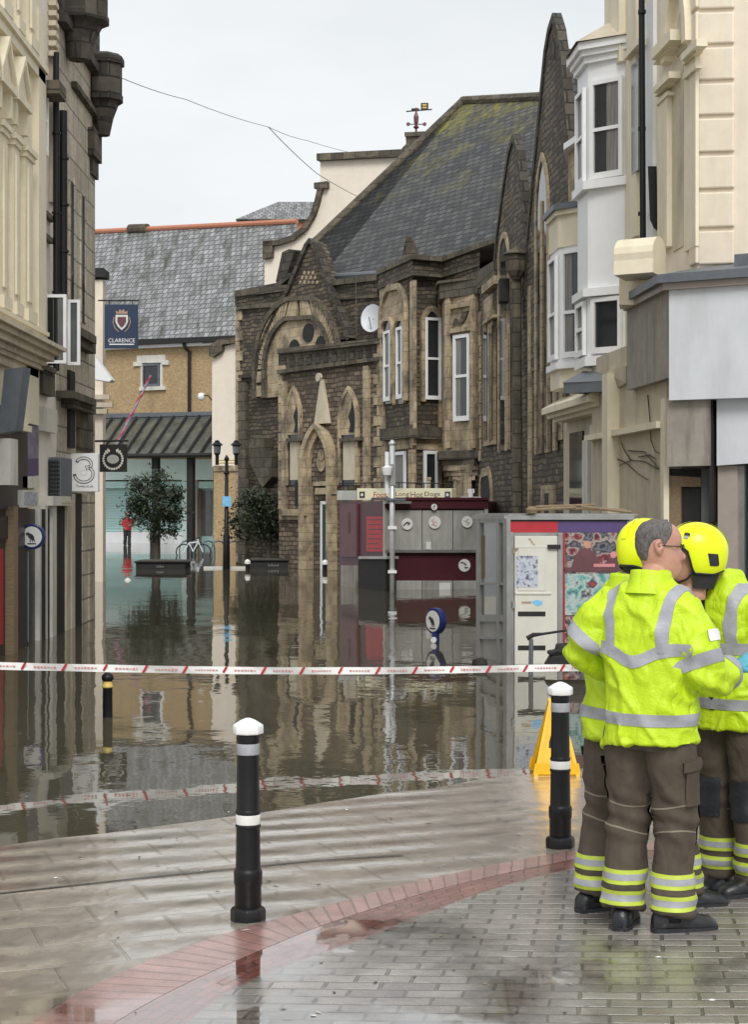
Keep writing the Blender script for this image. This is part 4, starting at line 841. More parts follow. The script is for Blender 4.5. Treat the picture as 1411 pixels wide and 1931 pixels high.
# west wall and its great arch
u0, u1 = FA.U(445), FA.U(735)
mb = MB(); FA.box(mb, u0, u1, -.7, FA.Z(520, 560), -2, 0); mb.build('west_wall', M['rubble'], T)
mb = MB(); FA.poly(mb, [(443, 548), (735, 515), (735, 526), (443, 560)], -1, .16); FA.poly(mb, [(445, 575), (560, 568), (560, 576), (445, 584)], 0, .14); FA.poly(mb, [(605, 560), (735, 553), (735, 560), (605, 567)], 0, .1); mb.build('west_cornice', M['dress_dark'], T)
mb = MB(); FA.poly(mb, [(443, 560), (735, 526), (735, 557), (605, 564), (560, 570), (443, 578)], -.8, .04); mb.build('west_parapet', M['rubble'], T)
GA = [(503, 640), (541, 545), (575, 462), (582, 455), (590, 460), (608, 520), (625, 570), (655, 640)]
mb = MB(); FA.poly(mb, GA, -.4, .2); mb.build('porch_gable', M['rubble'], T)
mb = MB(); FA.band(mb, [(482, 708), (487, 665), (500, 628), (520, 588), (541, 546), (575, 464), (582, 454), (590, 461), (610, 522), (656, 640)], .17, 0, .30); FA.poly(mb, [(449, 707), (486, 707), (486, 713), (449, 713)], 0, .16); mb.build('gable_coping', M['sooty'], T)
mb = MB(); FA.poly(mb, [(532, 476), (545, 470), (556, 473), (540, 520), (520, 532)], -1, -.2); FA.poly(mb, [(442, 549), (520, 534), (545, 515), (545, 525), (520, 545), (442, 560)], -1, .1); mb.build('broken_parapet', M['sooty'], T)
mb = MB()
for r in range(3):
    for k in range(3+r): p = FA.hit(575-r*4+k*8, 515+r*9, .2); mb.disc(p, FA.n, .06, .03, 8)
mb.build('gable_rosette', M['dress'], T)
ar_o = FA.parch(491, 655, 745, 690, 558); ar_m = FA.parch(497, 649, 745, 690, 567); ar_i = FA.parch(508, 640, 745, 690, 595); ar_j = FA.parch(514, 634, 745, 690, 603)
mb = MB(); FA.ring(mb, ar_o, ar_m, .2, .36); FA.ring(mb, ar_i, ar_j, .2, .34); mb.build('arch_moulding', M['dress_dark'], T)
mb = MB()
for k in range(len(ar_m)-1):
    for h in range(2):
        t0, t1 = h*.5+.06, h*.5+.44
        def lp(a, b, t): return (a[0]+(b[0]-a[0])*t, a[1]+(b[1]-a[1])*t)
        A_, B_ = lp(ar_m[k], ar_m[k+1], t0), lp(ar_m[k], ar_m[k+1], t1); D_, C_ = lp(ar_i[k], ar_i[k+1], t0), lp(ar_i[k], ar_i[k+1], t1)
        mb.prism([FA.P(*A_, .3), FA.P(*B_, .3), FA.P(*C_, .3), FA.P(*D_, .3)], FA.n*-.12)
mb.build('arch_voussoir', M['dress'], T)
mb = MB(); FA.ring(mb, ar_m, ar_i, .1, .23); mb.build('arch_ring', M['dress_dark'], T)
mb = MB(); FA.fill(mb, ar_j, .1, .22); mb.build('tympanum', M['dress'], T)
mb = MB()
for x, y, r in ((582, 628, .32), (556, 658, .32), (606, 652, .32)): mb.disc(FA.hit(x, y, .22), FA.n, r, .03, 16)
mb.build('trefoil_window', M['blackmat'], T)
# porch
FB = PL(525, 56.9, 718, 52.2)
ub0, ub1 = FB.U(526), FB.U(724)
mb = MB(); FB.box(mb, min(ub0, ub1), max(ub0, ub1), -.7, FB.Z(600, 690), -1.9, 0); mb.build('porch_wall', M['rubble_warm'], T)
mb = MB(); FB.poly(mb, [(522, 698), (722, 672), (722, 679), (522, 705)], -.3, .16); FB.poly(mb, [(522, 658), (722, 637), (722, 647), (522, 668)], -.6, .14); mb.build('porch_coping', M['dress_dark'], T)
mb = MB(); FB.poly(mb, [(525, 668), (720, 647), (720, 674), (525, 700)], -.4, 0); mb.build('porch_parapet', M['dress_dark'], T)
for k in range(12):
    mb = MB(); x = 531+k*16; y = 670-k*1.75; FB.fill(mb, FB.parch(x, x+9, y+22, y+10, y+3), 0, .03); mb.build('parapet_niche', M['sooty'], T)
for a, b in ((541, 571), (641, 679)):
    lancet(FB, a, b, 915, 790, 728, 0, .14)
    mb = MB(); FB.fill(mb, FB.parch(a, b, 820, 790, 728, 0, .14), .02, .06); mb.build('pale_infill', M['dress'], T)
    mb = MB(); xm = (a+b)/2+4; FB.poly(mb, [(xm-6, 815), (xm-3, 800), (xm-7, 785), (xm-2, 770), (xm, 752), (xm+4, 770), (xm+8, 785), (xm+4, 800), (xm+3, 815)], .06, .08); mb.build('trefoil_light', M['blackmat'], T)
    mb = MB(); cb(mb, FB, a-2, 826, b+2, 832, .0, .2); mb.build('transom', M['dress_dark'], T)
    mb = MB(); cb(mb, FB, a+6, 832, b-4, 905, .02, .07); mb.build('blocked_panel', M['cream_dirty'], T)
# door arch
o = FB.parch(577, 636, 1120, 880, 798); i = FB.parch(584, 629, 1120, 880, 808); j = FB.parch(591, 624, 1120, 880, 822)
mb = MB(); FB.ring(mb, o, i, 0, .3); FB.ring(mb, i, j, 0, .18); mb.build('door_arch', M['dress'], T)
mb = MB(); FB.fill(mb, FB.parch(591, 624, 912, 880, 822), .02, .08); mb.build('door_tympanum', M['rubble_warm'], T)
mb = MB(); mb.disc(FB.hit(608, 872, .08), FB.n, .3, .06, 12, sx=.8); mb.disc(FB.hit(610, 858, .08), FB.n, .18, .1, 10); cb(mb, FB, 589, 908, 626, 916, .05, .2); cb(mb, FB, 594, 920, 626, 932, .05, .24); mb.build('carved_figure', M['dress'], T)
mb = MB(); FB.poly(mb, [(592, 800), (604, 715), (617, 798)], 0, .16); mb.disc(FB.hit(604, 712, .1), FB.n, .14, .1, 8); mb.build('door_spire', M['cream_dirty'], T)
mb = MB(); cb(mb, FB, 604, 945, 626, 1140, .0, .09); dr = mb.build('church_door', M['teal_dk'], T)
mb = MB(); cb(mb, FB, 604, 948, 607, 1140, .09, .11); cb(mb, FB, 604, 945, 628, 951, .09, .11); mb.build('door_frame', M['white'], T)
for q in ((684, 690, 694), (530, 720, 538)):
    mb = MB(); cb(mb, FB, *q, 960, 0, .1); mb.build('porch_quoin', M['dress'], T)
mb = MB(); cb(mb, FB, 526, 960, 577, 972, 0, .25); cb(mb, FB, 526, 972, 577, 980, 0, .14); mb.build('porch_plinth', M['dress'], T)
mb = MB(); cb(mb, FB, 556, 910, 566, 955, 0, .12); mb.build('slot_window', M['blackmat'], T)
mb = MB(); FA.poly(mb, [(478, 820), (500, 826), (500, 850), (512, 855), (512, 900), (494, 920), (470, 870), (470, 830)], 0, .35); FA.poly(mb, [(449, 720), (462, 720), (462, 1100), (449, 1100)], 0, .15); mb.build('buttress', M['dress_dark'], T)
# alternating quoin stones up the corners
def quoins(pl, px, side, y0, y1, n, step=.32):
    mb = MB(); u = pl.U(px); z = pl.Z(px, y1); zt_ = pl.Z(px, y0); k = 0; sg = side*(1 if pl.U(px+5) > u else -1)
    while z < zt_:
        l = (.42, .24)[k % 2]*sg; pl.box(mb, min(u, u+l), max(u, u+l), z+.012, z+step-.012, 0, n); z += step; k += 1
    mb.build('quoin_stones', M['dress'], T)
quoins(FB, 722, -1, 650, 960, .05); quoins(FB, 527, 1, 705, 960, .05); quoins(FA, 446, 1, 590, 1060, .05, .36); quoins(W1, 717, 1, 560, 800, .03); quoins(RC, 908, -1, 600, 870, .03)
# main roof
def plane3(a, b, c): return a, (b-a).cross(c-a).normalized()
def rhit(pn, px, py, lift=0):
    o, n = pn; o = o + Vector((0, 0, lift)); r = ray(px, py); return CAM + r*((o-CAM).dot(n)/r.dot(n))
RA = plane3(at(600, 522, 58.0), at(720, 513, 54.6), at(940, 188, 60.5))
mb = MB(); mb.prism([rhit(RA, *p) for p in ((592, 460), (875, 191), (1030, 183), (1030, 470), (930, 492), (730, 518), (604, 526))], (0, 0, -.25)); mb.build('main_roof', M['slate'], T)
mb = MB(); mb.tube([rhit(RA, 588, 464, .05), rhit(RA, 875, 191, .05)], .17, 8); mb.tube([rhit(RA, 873, 191, .05), rhit(RA, 1030, 183, .05)], .17, 8); mb.build('ridge_tiles', M['dress_dark'], T)
a, b, c = rhit(RA, 592, 460), rhit(RA, 875, 191), rhit(RA, 604, 526)
mb = MB(); mb.prism([c, a, b], (3, 5, -4)); mb.build('roof_side', M['slate'], T)
mb = MB(); mb.tube([rhit(RA, 604, 524, .1), rhit(RA, 720, 516, .1)], .1, 8); mb.build('gutter', M['lead'], T)
mb = MB(); p = FA.hit(703, 602, .5); nrm = Vector((-.35, -1, .25)).normalized(); x = nrm.cross(Vector((0, 0, 1))).normalized(); z = x.cross(nrm)
rg = []
for k in range(6):
    r = .40*k/5+.001; dd = .10*(k/5)**2; rg.append([p + nrm*dd + x*r*.9*math.cos(t*math.pi/12) + z*r*1.15*math.sin(t*math.pi/12) for t in range(24)])
mb.rings(rg, cap=False); T2 = thing('satellite_dish', 'pale grey satellite dish on the church wall beside the twin windows', 'satellite dish', tuple(p)); mb.build('dish', M['panel_white'], T2, smooth=True)
mb = MB(); mb.tube([p, p - FA.n*.55 - Vector((0, 0, .2))], .03, 6); mb.tube([p - z*.42, p + nrm*.35 - z*.05], .015, 6); mb.build('arm', M['alu'], T2)
mb = MB(); mb.tube([FA.hit(671, 522, .3), FA.hit(673, 640, .3)], .02, 6); mb.build('aerial_cable', M['dress_dark'], CHU)
# ================================================================ FAR BUILDINGS
FY = PL(175, 98, 445, 92.5)
T = thing('yellow_brick_centre', 'yellow brick shopping building with pale slate roof and glazed canopy at street end', 'building', tuple(at(300, 1027, 96)))
zt = FY.Z(310, 648)
mb = MB(); FY.box(mb, FY.U(100), FY.U(470), -.7, zt, -6, 0); mb.build('wall', M['ybrick'], T)
RY = plane3(at(200, 646, 97.2), at(445, 632, 92.2), at(330, 432, 103.5))
mb = MB(); mb.prism([rhit(RY, *p) for p in ((90, 443), (560, 419), (560, 628), (90, 654))], (0, 0, -.3)); mb.build('roof', M['slate_pale'], T)
mb = MB(); mb.tube([rhit(RY, 90, 442, .1), rhit(RY, 560, 418, .1)], .16, 8); mb.build('ridge_tiles', M['obrick'], T)
mb = MB(); FY.poly(mb, [(100, 646), (470, 632), (470, 641), (100, 657)], 0, .6); mb.build('gutter', M['blackmat'], T)
mb = MB(); FY.poly(mb, [(100, 658), (470, 642), (470, 648), (100, 664)], 0, .3); mb.build('soffit', M['white'], T)
mb = MB(); mb.tube([FY.hit(346, 646, .4), FY.hit(349, 656, .35), FY.hit(357, 664, .12), FY.hit(357, 800, .12)], .10, 8); mb.build('drainpipe', M['blackmat'], T)
mb = MB(); FY.poly(mb, [(258, 671), (311, 669), (311, 679), (317, 680), (317, 688), (304, 688), (304, 684), (267, 685), (267, 690), (251, 691), (251, 683), (258, 682)], 0, .12); FY.poly(mb, [(262, 730), (311, 728), (311, 735), (262, 737)], 0, .16); FY.poly(mb, [(302, 686), (306, 686), (306, 730), (302, 730)], 0, .08); FY.poly(mb, [(265, 686), (269, 686), (269, 730), (265, 730)], 0, .08); mb.build('window_surround', M['offwhite'], T)
sash(FY, FY.U(269), FY.U(302), FY.Z(285, 730), FY.Z(285, 686), .01, T, 0, .12, 'glass', 'lead')
mb = MB(); a, b = rhit(RY, 245, 437), rhit(RY, 278, 436); mb.tube([a+Vector((0, 0, .15)), b+Vector((0, 0, .15))], .3, 10); mb.build('roof_vent', M['dress_dark'], T)
# canopy
ca, cb_, cc_, cd_ = FY.hit(190, 790, .2), FY.hit(452, 783, .2), FY.hit(402, 858, 3.4), FY.hit(142, 861, 3.4)
mb = MB(); mb.prism([ca, cb_, cc_, cd_], (0, 0, -.05)); mb.build('canopy_glazing', M['canopy_glass'], T)
mb = MB()
for k in range(12):
    t = k/11; p, q = ca.lerp(cb_, t), cd_.lerp(cc_, t); up = Vector((0, 0, .06)); mb.tube([p+up, q+up], .09, 6)
mb.tube([cd_, cc_], .14, 6); mb.tube([ca, cb_], .12, 6); mb.build('canopy_bars', M['blackmat'], T)
mb = MB(); FY.poly(mb, [(100, 782), (402, 776), (402, 788), (100, 794)], 0, .3); mb.build('canopy_flashing', M['lead'], T)
def col(px0, px1, py0, off=2.9):
    mb = MB(); a, b = FY.U(px0, off), FY.U(px1, off); FY.box(mb, a, b, -.7, FY.Z((px0+px1)/2, py0, off), off-.25, off); mb.build('canopy_column', M['blackmat'], T)
for a, b in ((286, 297), (352, 363)): col(a, b, 862)
def fy(name, m, a, b, c, d, n0, n1):
    mb = MB(); FY.pquad(mb, a, b, c, d, n0, n1); return mb.build(name, M[m], T)
fy('fascia', 'aqua', 100, 866, 402, 905, 0, .5); fy('fascia_band', 'teal', 100, 908, 402, 921, 0, .42)
mb = MB()
for k in range(26): y = 922 + k*3.1; FY.pquad(mb, 100, y, 343, y+2.6, 0, .14 + .03*(k % 2))
mb.build('roller_shutter', M['teal'], T)
fy('plinth', 'white', 100, 1003, 343, 1034, 0, .3)
fy('shop_pier', 'taupe', 364, 905, 372, 1040, 0, .5); fy('shop_pier', 'aqua', 343, 905, 352, 1040, 0, .5)
fr = fy('shop_window', 'teal', 372, 921, 402, 1040, 0, .1)
fy('window_pane', 'glass_grey', 378, 925, 400, 1010, .1, .14)
# furled flag on a slanting pole
mb = MB(); a, b = at(284, 710, 95), at(218, 842, 90); n = 22; mb.tube([a.lerp(b, i/n) for i in range(n+1)], [.055+.03*(i % 3 == 0) for i in range(n+1)], 8)
T2 = thing('furled_flag', 'furled red and pale striped flag slanting down from the small brick window', 'flag', tuple(b)); mb.build('cloth', M['purple_grey'], T2)
mb = MB(); q = [a.lerp(b, i/n) + Vector((.07*math.cos(i*1.1), -.07, .06*math.sin(i*1.1))) for i in range(n+1)]; mb.tube(q, .032, 6); mb.build('red_stripe', M['red'], T2)
# light pier with stone cap
FD = PL(395, 87, 470, 86)
T = thing('rendered_pier', 'tall cream rendered pier with stone cap and yellow brick base beside the church', 'building', tuple(at(425, 1032, 87)))
mb = MB(); FD.poly(mb, [(400, 660), (470, 640), (470, 880), (400, 880)], -6, 0); mb.build('upper_wall', M['render'], T)
mb = MB(); FD.poly(mb, [(394, 652), (412, 640), (470, 634), (470, 643), (418, 650), (418, 662), (400, 674), (394, 672)], -6, .3); mb.build('stone_cap', M['dress_dark'], T)
mb = MB(); FD.poly(mb, [(403, 880), (470, 880), (470, 1100), (403, 1100)], -6, .02); mb.build('brick_base', M['ybrick'], T)
mb = MB(); FD.poly(mb, [(402, 878), (470, 878), (470, 888), (402, 888)], 0, .12); mb.build('stone_band', M['dress'], T)
T = thing('flood_light', 'small white globe light on a bracket on the pale rendered pier', 'light', tuple(at(380, 752, 88)))
mb = MB(); c = at(380, 748, 88); mb.lathe((c.x, c.y, c.z), [(.02, -.22), (.17, -.15), (.2, 0), (.15, .16), (.02, .2)], 12); mb.build('globe', M['white'], T, smooth=True)
mb = MB(); mb.tube([at(384, 746, 88), at(392, 746, 87.4), at(402, 757, 87)], .035, 6); mb.build('bracket', M['blackmat'], T)
# Dutch gable
FG = PL(497, 80, 790, 77)
T = thing('curved_gable_building', 'cream rendered building with a curved stepped gable and stone coping behind the church roof', 'building', tuple(at(600, 1030, 79)))
mb = MB(); FG.poly(mb, [(604, 300), (850, 288), (850, 560), (499, 560), (499, 470), (520, 462), (548, 450), (574, 428), (592, 397), (600, 350), (604, 347)], -4, 0); mb.build('gable_wall', M['render'], T)
mb = MB(); FG.poly(mb, [(597, 290), (850, 277), (850, 290), (597, 303)], -4, .3); FG.band(mb, [(617, 349), (604, 349), (597, 380), (589, 405), (574, 430), (550, 449), (522, 458), (496, 459)], .24, -1.5, .25); FG.poly(mb, [(495, 454), (513, 454), (513, 485), (495, 489)], -1.5, .25); FG.poly(mb, [(592, 345), (617, 342), (617, 355), (592, 356)], -1.5, .27); mb.build('coping', M['dress_dark'], T)
mb = MB(); FG.poly(mb, [(765, 254), (801, 252), (801, 300), (758, 300), (758, 280), (766, 272)], -1, .2); FG.poly(mb, [(763, 250), (803, 248), (803, 256), (763, 258)], -1, .28); mb.build('chimney', M['dress_dark'], T)
T = thing('weather_vane', 'thin weather vane with a small black and gold flag on the chimney', 'weather vane', tuple(at(785, 250, 77)))
d = 77
mb = MB(); mb.tube([at(785, 250, d), at(785, 204, d)], .05, 6); mb.lathe(at(785, 240, d), [(.03, -.12), (.14, -.02), (.05, .1), (.1, .2), (.12, .45), (.03, .7)], 10); mb.build('pole', M['maroon2'], T)
mb = MB(); mb.tube([at(768, 235, d), at(803, 235, d)], .025, 6); mb.tube([at(785, 235, d-.4), at(785, 235, d+.4)], .025, 6)
for x in (770, 801): mb.disc(at(x, 235, d), (0, -1, 0), .09, .02, 10)
mb.build('compass_arms', M['maroon2'], T)
mb = MB(); mb.tube([at(766, 211, d), at(815, 207, d)], .03, 6); mb.prism([at(776, 205, d), at(791, 205, d), at(790, 210, d), at(776, 210, d)], (0, .05, 0)); mb.build('pointer', M['blackmat'], T)
mb = MB(); mb.prism([at(794, 195, d), at(808, 194.5, d), at(808, 208, d), at(794, 208, d)], (0, .04, 0)); fl = mb.build('flag', M['blackmat'], T)
mb = MB(); mb.prism([at(796.5, 197, d-.01), at(805, 197, d-.01), at(805, 200, d-.01), at(796.5, 200, d-.01)], (0, .01, 0)); mb.prism([at(796.5, 202, d-.01), at(805, 202, d-.01), at(805, 205, d-.01), at(796.5, 205, d-.01)], (0, .01, 0)); mb.build('flag_panel', M['gold'], fl)
# little hipped roof behind
T = thing('hipped_roof_block', 'distant orange brick block with a small grey hipped roof', 'building', tuple(at(515, 1020, 122)))
d = 120
mb = MB(); a, b = at(458, 440, d), at(640, 440, d); mb.box((a.x, d, -.7), (b.x, d+8, at(0, 416, d).z)); mb.build('wall', M['obrick'], T)
mb = MB(); z0 = at(0, 416, d).z; z1 = at(0, 386, d).z; e = .45
x0, x1 = at(445, 0, d).x, at(650, 0, d).x
mb.box((x0+.2, d-.2, z0-.12), (x1-.2, d+8.2, z0)); 
P4 = [(x0, d-e, z0), (x1, d-e, z0), (x1, d+8+e, z0), (x0, d+8+e, z0)]; r0, r1 = (at(505, 0, d).x+.5, d+4, z1+.9), (at(550, 0, d).x+3, d+4, z1+.9)
mb.add(P4+[r0, r1], [(0, 1, 5, 4), (1, 2, 5), (2, 3, 4, 5), (3, 0, 4), (0, 1, 2, 3)]); mb.build('hipped_roof', M['slate_pale'], T)
# overhead wires
def wire(name, pts, r, label):
    mb = MB(); q = [at(*p) for p in pts]; o = []
    for i in range(len(q)-1):
        for k in range(8):
            t = k/8; o.append(q[i].lerp(q[i+1], t) - Vector((0, 0, .05*4*t*(1-t))))
    mb.tube(o+[q[-1]], r, 6); tag(mb.build(name, M['lead'], loc=tuple(q[0])), label, 'cable')
wire('overhead_cable', [(200, 135, 32), (350, 188, 42), (506, 240, 52)], .008, 'overhead cable sagging from the sooty turret across the sky')
wire('overhead_cable', [(506, 240, 52), (598, 328, 62), (690, 378, 75)], .013, 'steeper overhead cable dropping from the bend to the curved gable building')
wire('overhead_cable', [(506, 240, 52), (580, 266, 60), (700, 296, 76)], .009, 'thin faint overhead cable running above the curved gable')
# ================================================================ KIOSKS
# --- maroon hot dog kiosk
KF = PL(728, 41.5, 918, 42.3); KS = PL(640, 44, 728, 41.5)
T = thing('hot_dog_kiosk', 'maroon hot dog kiosk with closed steel shutters and cream name board in the flood', 'kiosk', tuple(at(800, 1113, 42)))
pa, pb, pc = KS.hit(640, HZ), KF.hit(728, HZ), KF.hit(919, HZ)
zt = plz(945, 42)
mb = MB(); mb.prism([W(p, -.6) for p in (pa, pb, pc, pc+Vector((.5, 2.6, 0)), pa+Vector((1.2, 1.6, 0)))], (0, 0, zt+.6)); mb.build('body', M['maroon'], T)
mb = MB(); KF.pquad(mb, 727, 941, 921, 959, 0, .12); KF.pquad(mb, 727, 938, 921, 943, -1, .16); mb.build('roof_trim', M['maroon'], T)
for a, b in ((730, 796), (797.5, 854), (855.5, 912)):
    mb = MB(); KF.pquad(mb, a, 962, b, 1037, 0, .07); mb.build('shutter', M['steel'], T, bev=.01)
    mb = MB(); KF.pquad(mb, a, 1095, b, 1140, 0, .06); mb.build('lower_panel', M['steel'], T, bev=.01)
mb = MB(); KF.pquad(mb, 727, 1037, 921, 1042, 0, .12); mb.build('counter_edge', M['alu'], T)
mb = MB(); KF.pquad(mb, 914, 950, 921, 1140, 0, .1); KF.pquad(mb, 725, 945, 730, 1140, 0, .1); mb.build('corner_post', M['steel'], T)
mb = MB(); KF.pquad(mb, 805, 1022, 813, 1036, .07, .12); mb.build('shutter_latch', M['paper'], T)
def sticker(x, y, r, m, d=.1, ring_=True):
    mb = MB(); mb.disc(KF.hit(x, y, d), KF.n, r*42/3200, .01, 18); e = KF.u*(r*42/3200); zz = Vector((0, 0, r*42/3200)); rs = random.Random(int(x)); o = KF.hit(x, y, d+.011)
    for q in range(5): c = o+e*rs.uniform(-.45, .45)+zz*rs.uniform(-.5, .5); a = e*rs.uniform(.1, .35)+zz*rs.uniform(-.3, .3); h = zz*rs.uniform(.06, .16); mb.prism([c-a-h, c+a-h, c+a+h, c-a+h], KF.n*.003, 1)
    mb.build('round_sticker', [M['paper'], M[m]], T)
sticker(768, 988, 11, 'ink'); sticker(820, 985, 12, 'pink'); sticker(881, 984, 11, 'steel'); sticker(876, 1066, 12, 'ink', .02); sticker(819, 956, 6, 'ink', .14)
mb = MB(); KF.pquad(mb, 829, 1099, 850, 1126, .06, .075); mb.build('paper_notice', M['paper'], T)
SG = PL(637, 43.7, 850, 42.0)
mb = MB(); SG.pquad(mb, 673, 921, 852, 943, -.15, .1); sb = mb.build('name_board', M['signcream'], T, bev=.01)
mb = MB(); SG.pquad(mb, 636, 925, 672, 943, -.15, .08); mb.build('name_board_end', M['steel'], T)
for a, b, t_, m in ((705, 729, 'Foot', 'red'), (746, 772, 'Long', 'inkbrown'), (775, 798, 'Hot', 'inkbrown'), (801, 830, 'Dogs', 'inkbrown')):
    mb = MB(); text_into(mb, t_, SG.hit(a, 938, .1), SG.u*(1 if SG.u.x > 0 else -1), (0, 0, 1), abs(SG.U(b)-SG.U(a)), .14, depth=.006); mb.build('lettering', M[m], sb)
mb = MB()
for a in (678, 839): SG.pquad(mb, a, 927, a+10, 939, .1, .108)
mb.build('emblem_square', M['ink'], sb)
mb = MB()
for a in (682, 843): mb.disc(SG.hit(a+1, 933, .11), SG.n, .04, .004, 8)
mb.build('emblem', M['paper'], sb)
mb = MB(); KS.pquad(mb, 642, 950, 672, 1050, 0, .06); dr = mb.build('side_door', M['maroon2'], T); mb = MB(); KS.pquad(mb, 655, 965, 659, 1005, .06, .07); mb.build('door_slot', M['maroon'], dr)
mb = MB(); KS.pquad(mb, 643, 1066, 672, 1140, 0, .05); mb.build('grey_patch', M['panel_dirty'], T)
mb = MB(); KS.pquad(mb, 691, 974, 724, 1040, 0, .03); p_ = mb.build('menu_board', M['red'], T)
mb = MB()
for k in range(7): KS.pquad(mb, 694, 979+k*9, 721-(k*5) % 9, 981+k*9, .03, .034)
mb.build('menu_lines', M['maroon2'], p_)
mb = MB(); KS.pquad(mb, 675, 1052, 727, 1140, 0, .3); bx = mb.build('dark_cabinet', M['blackmat'], T, bev=.02); mb = MB(); KS.pquad(mb, 676, 1049, 728, 1054, 0, .34); mb.build('cabinet_edge', M['steel'], bx)
mb = MB(); mb.tube([at(888, 943, 42.6), at(888, 922, 42.6)], .06, 8); mb.box(tuple(at(870, 941, 42.6)), tuple(at(906, 937, 42.9))); mb.box(tuple(at(883, 930, 42.6)), tuple(at(894, 922, 42.8))); mb.build('roof_vent', M['white'], T)
mb = MB(); KF.pquad(mb, 728, 945, 776, 950, .12, .3); mb.build('awning_bar', M['alu'], T)
for k, x in enumerate((809, 858)):
    mb = MB(); mb.tube([at(x, 922, 42.5), at(x, 902, 42.5)], .05, 6); mb.box(tuple(at(x-4, 905, 42.45)), tuple(at(x+4, 900, 42.6))); mb.build('roof_pipe', M['dress'], T)
mb = MB(); mb.tube([at(640, 912, 44), at(735, 910, 42.5), at(852, 912, 42.3)], .015, 6)
for k in range(14): x = 640+k*16; dd = 44-1.7*k/14; mb.tube([at(x, 911, dd), at(x, 924, dd)], .012, 5)
mb.build('roof_rail', M['blackmat'], T)
# --- CCTV / mast
T = thing('camera_mast', 'tall white pole with a small camera and clamped brackets in front of the maroon kiosk', 'pole', tuple(at(741, 1118, 40.3)))
d = 40.3
mb = MB(); mb.tube([at(740, 1150, d), at(740, 838, d)], .065, 10); mb.lathe(at(740, 836, d), [(.07, -.05), (.09, 0), (.03, .08)], 8); mb.build('pole', M['galv'], T, smooth=True)
mb = MB(); mb.tube([at(730, 930, d), at(730, 852, d)], .05, 8); mb.build('side_pole', M['white'], T)
for y in (995, 1078): mb = MB(); mb.box(tuple(at(732, y+3, d-.1)), tuple(at(748, y-3, d+.1))); mb.build('clamp', M['white'], T)
mb = MB(); mb.box(tuple(at(732, 944, d-.12)), tuple(at(765, 940, d+.1))); mb.prism([at(728, 934, d), at(744, 945, d), at(744, 950, d), at(728, 945, d)], (0, .1, 0)); mb.build('bracket', M['lead'], T)
mb = MB(); mb.lathe(at(731, 888, d-.15), [(.02, -.14), (.1, -.1), (.12, 0), (.13, .08), (.03, .13)], 12); mb.build('camera', M['white'], T); mb = MB(); mb.box(tuple(at(736, 915, d-.08)), tuple(at(746, 875, d-.04))); mb.build('control_box', M['alu'], T)
# --- white door kiosk
T = thing('street_kiosk', 'grey aluminium kiosk with a yellowed white door and colourful photo panels, standing in the flood', 'kiosk', tuple(at(1040, 1253, 22)))
G = PL(956, 22, 1190, 22.3); S_ = PL(897, 23.4, 956, 22)
pa, pb, pc = S_.hit(898, HZ), G.hit(956, HZ), G.hit(1188, HZ); zt = plz(980, 22)
bk = [pc+Vector((.1, 1.5, 0)), pa+Vector((.2, .6, 0))]
mb = MB(); mb.prism([W(p, -.5) for p in (pa+Vector((.06, 0, 0)), pb+Vector((.02, .05, 0)), pc+Vector((0, .05, 0)), *bk)], (0, 0, zt+.5)); mb.build('body', M['lead'], T)
mb = MB(); q = [pa+Vector((-.06, -.02, 0)), pb+Vector((-.04, -.07, 0)), pc+Vector((.05, -.07, 0)), *bk]; mb.prism([W(p, zt) for p in q], (0, 0, .055)); mb.prism([W(p+Vector((.06, .1, 0)), zt+.055) for p in q], (0, 0, .02)); mb.build('roof', M['alu'], T)
def g(name, m, a, b, c, d, n0, n1, bev=0, par=None, pl=None):
    mb = MB(); (pl or G).pquad(mb, a, b, c, d, n0, n1); return mb.build(name, M[m], par or T, bev=bev)
g('red_strip', 'red', 957, 983, 1052, 1004, 0, .03); g('purple_strip', 'purple', 1052, 983, 1188, 1004, 0, .03)
g('corner_post', 'alu', 956, 1004, 969, 1300, 0, .05, .006)
fr = g('door_frame', 'alu', 969, 1004, 1062, 1300, 0, .025)
dr = g('white_door', 'doorwhite', 971, 1011, 1052, 1300, .025, .05, .006)
g('frame_post', 'alu', 1053, 1006, 1062, 1300, .025, .07, .006)
g('upper_rail', 'doorwhite', 972, 1030, 1051, 1033, .05, .056, 0, dr); g('inset_panel', 'doorwhite', 978, 1034, 1030, 1114, .05, .058, .003, dr); g('mid_rail', 'doorwhite', 972, 1117, 1040, 1121, .05, .064, .003, dr)
g('notice', 'photo3', 974.5, 1048, 1014.5, 1107, .058, .061, 0, dr)
for y in (1153, 1217): g('letter_slot', 'blackmat', 977, y, 1029, y+9, .05, .054, 0, dr)
g('hinge', 'blackmat', 1034, 1027, 1058, 1035, .05, .09, .004, dr)
mb = MB(); G.poly(mb, [(1002, 1134), (1012, 1131), (1022, 1133), (1024, 1139), (1014, 1143), (1008, 1140)], .05, .053); mb.build('blue_sticker', M['bluepaper'], dr)
g('torn_tape', 'tan', 984, 1134, 1002, 1138, .05, .053, 0, dr); g('handle', 'alu', 967, 1133, 972, 1147, .05, .08, 0, dr)
mb = MB(); G.poly(mb, [(967, 1034), (980, 1034), (968, 1045)], .05, .055); mb.build('torn_corner', M['dress'], dr)
mb = MB(); G.poly(mb, [(996, 1015), (1000, 1015), (1010, 1028), (1006, 1028)], .05, .053); mb.build('scratch', M['dress'], dr)
bp = g('photo_backing', 'photo1', 1063, 1004, 1188, 1095, 0, .02)
g('crowd_photo', 'photo1', 1065, 995+8, 1186, 1030, .02, .026, 0, bp)
mb = MB()
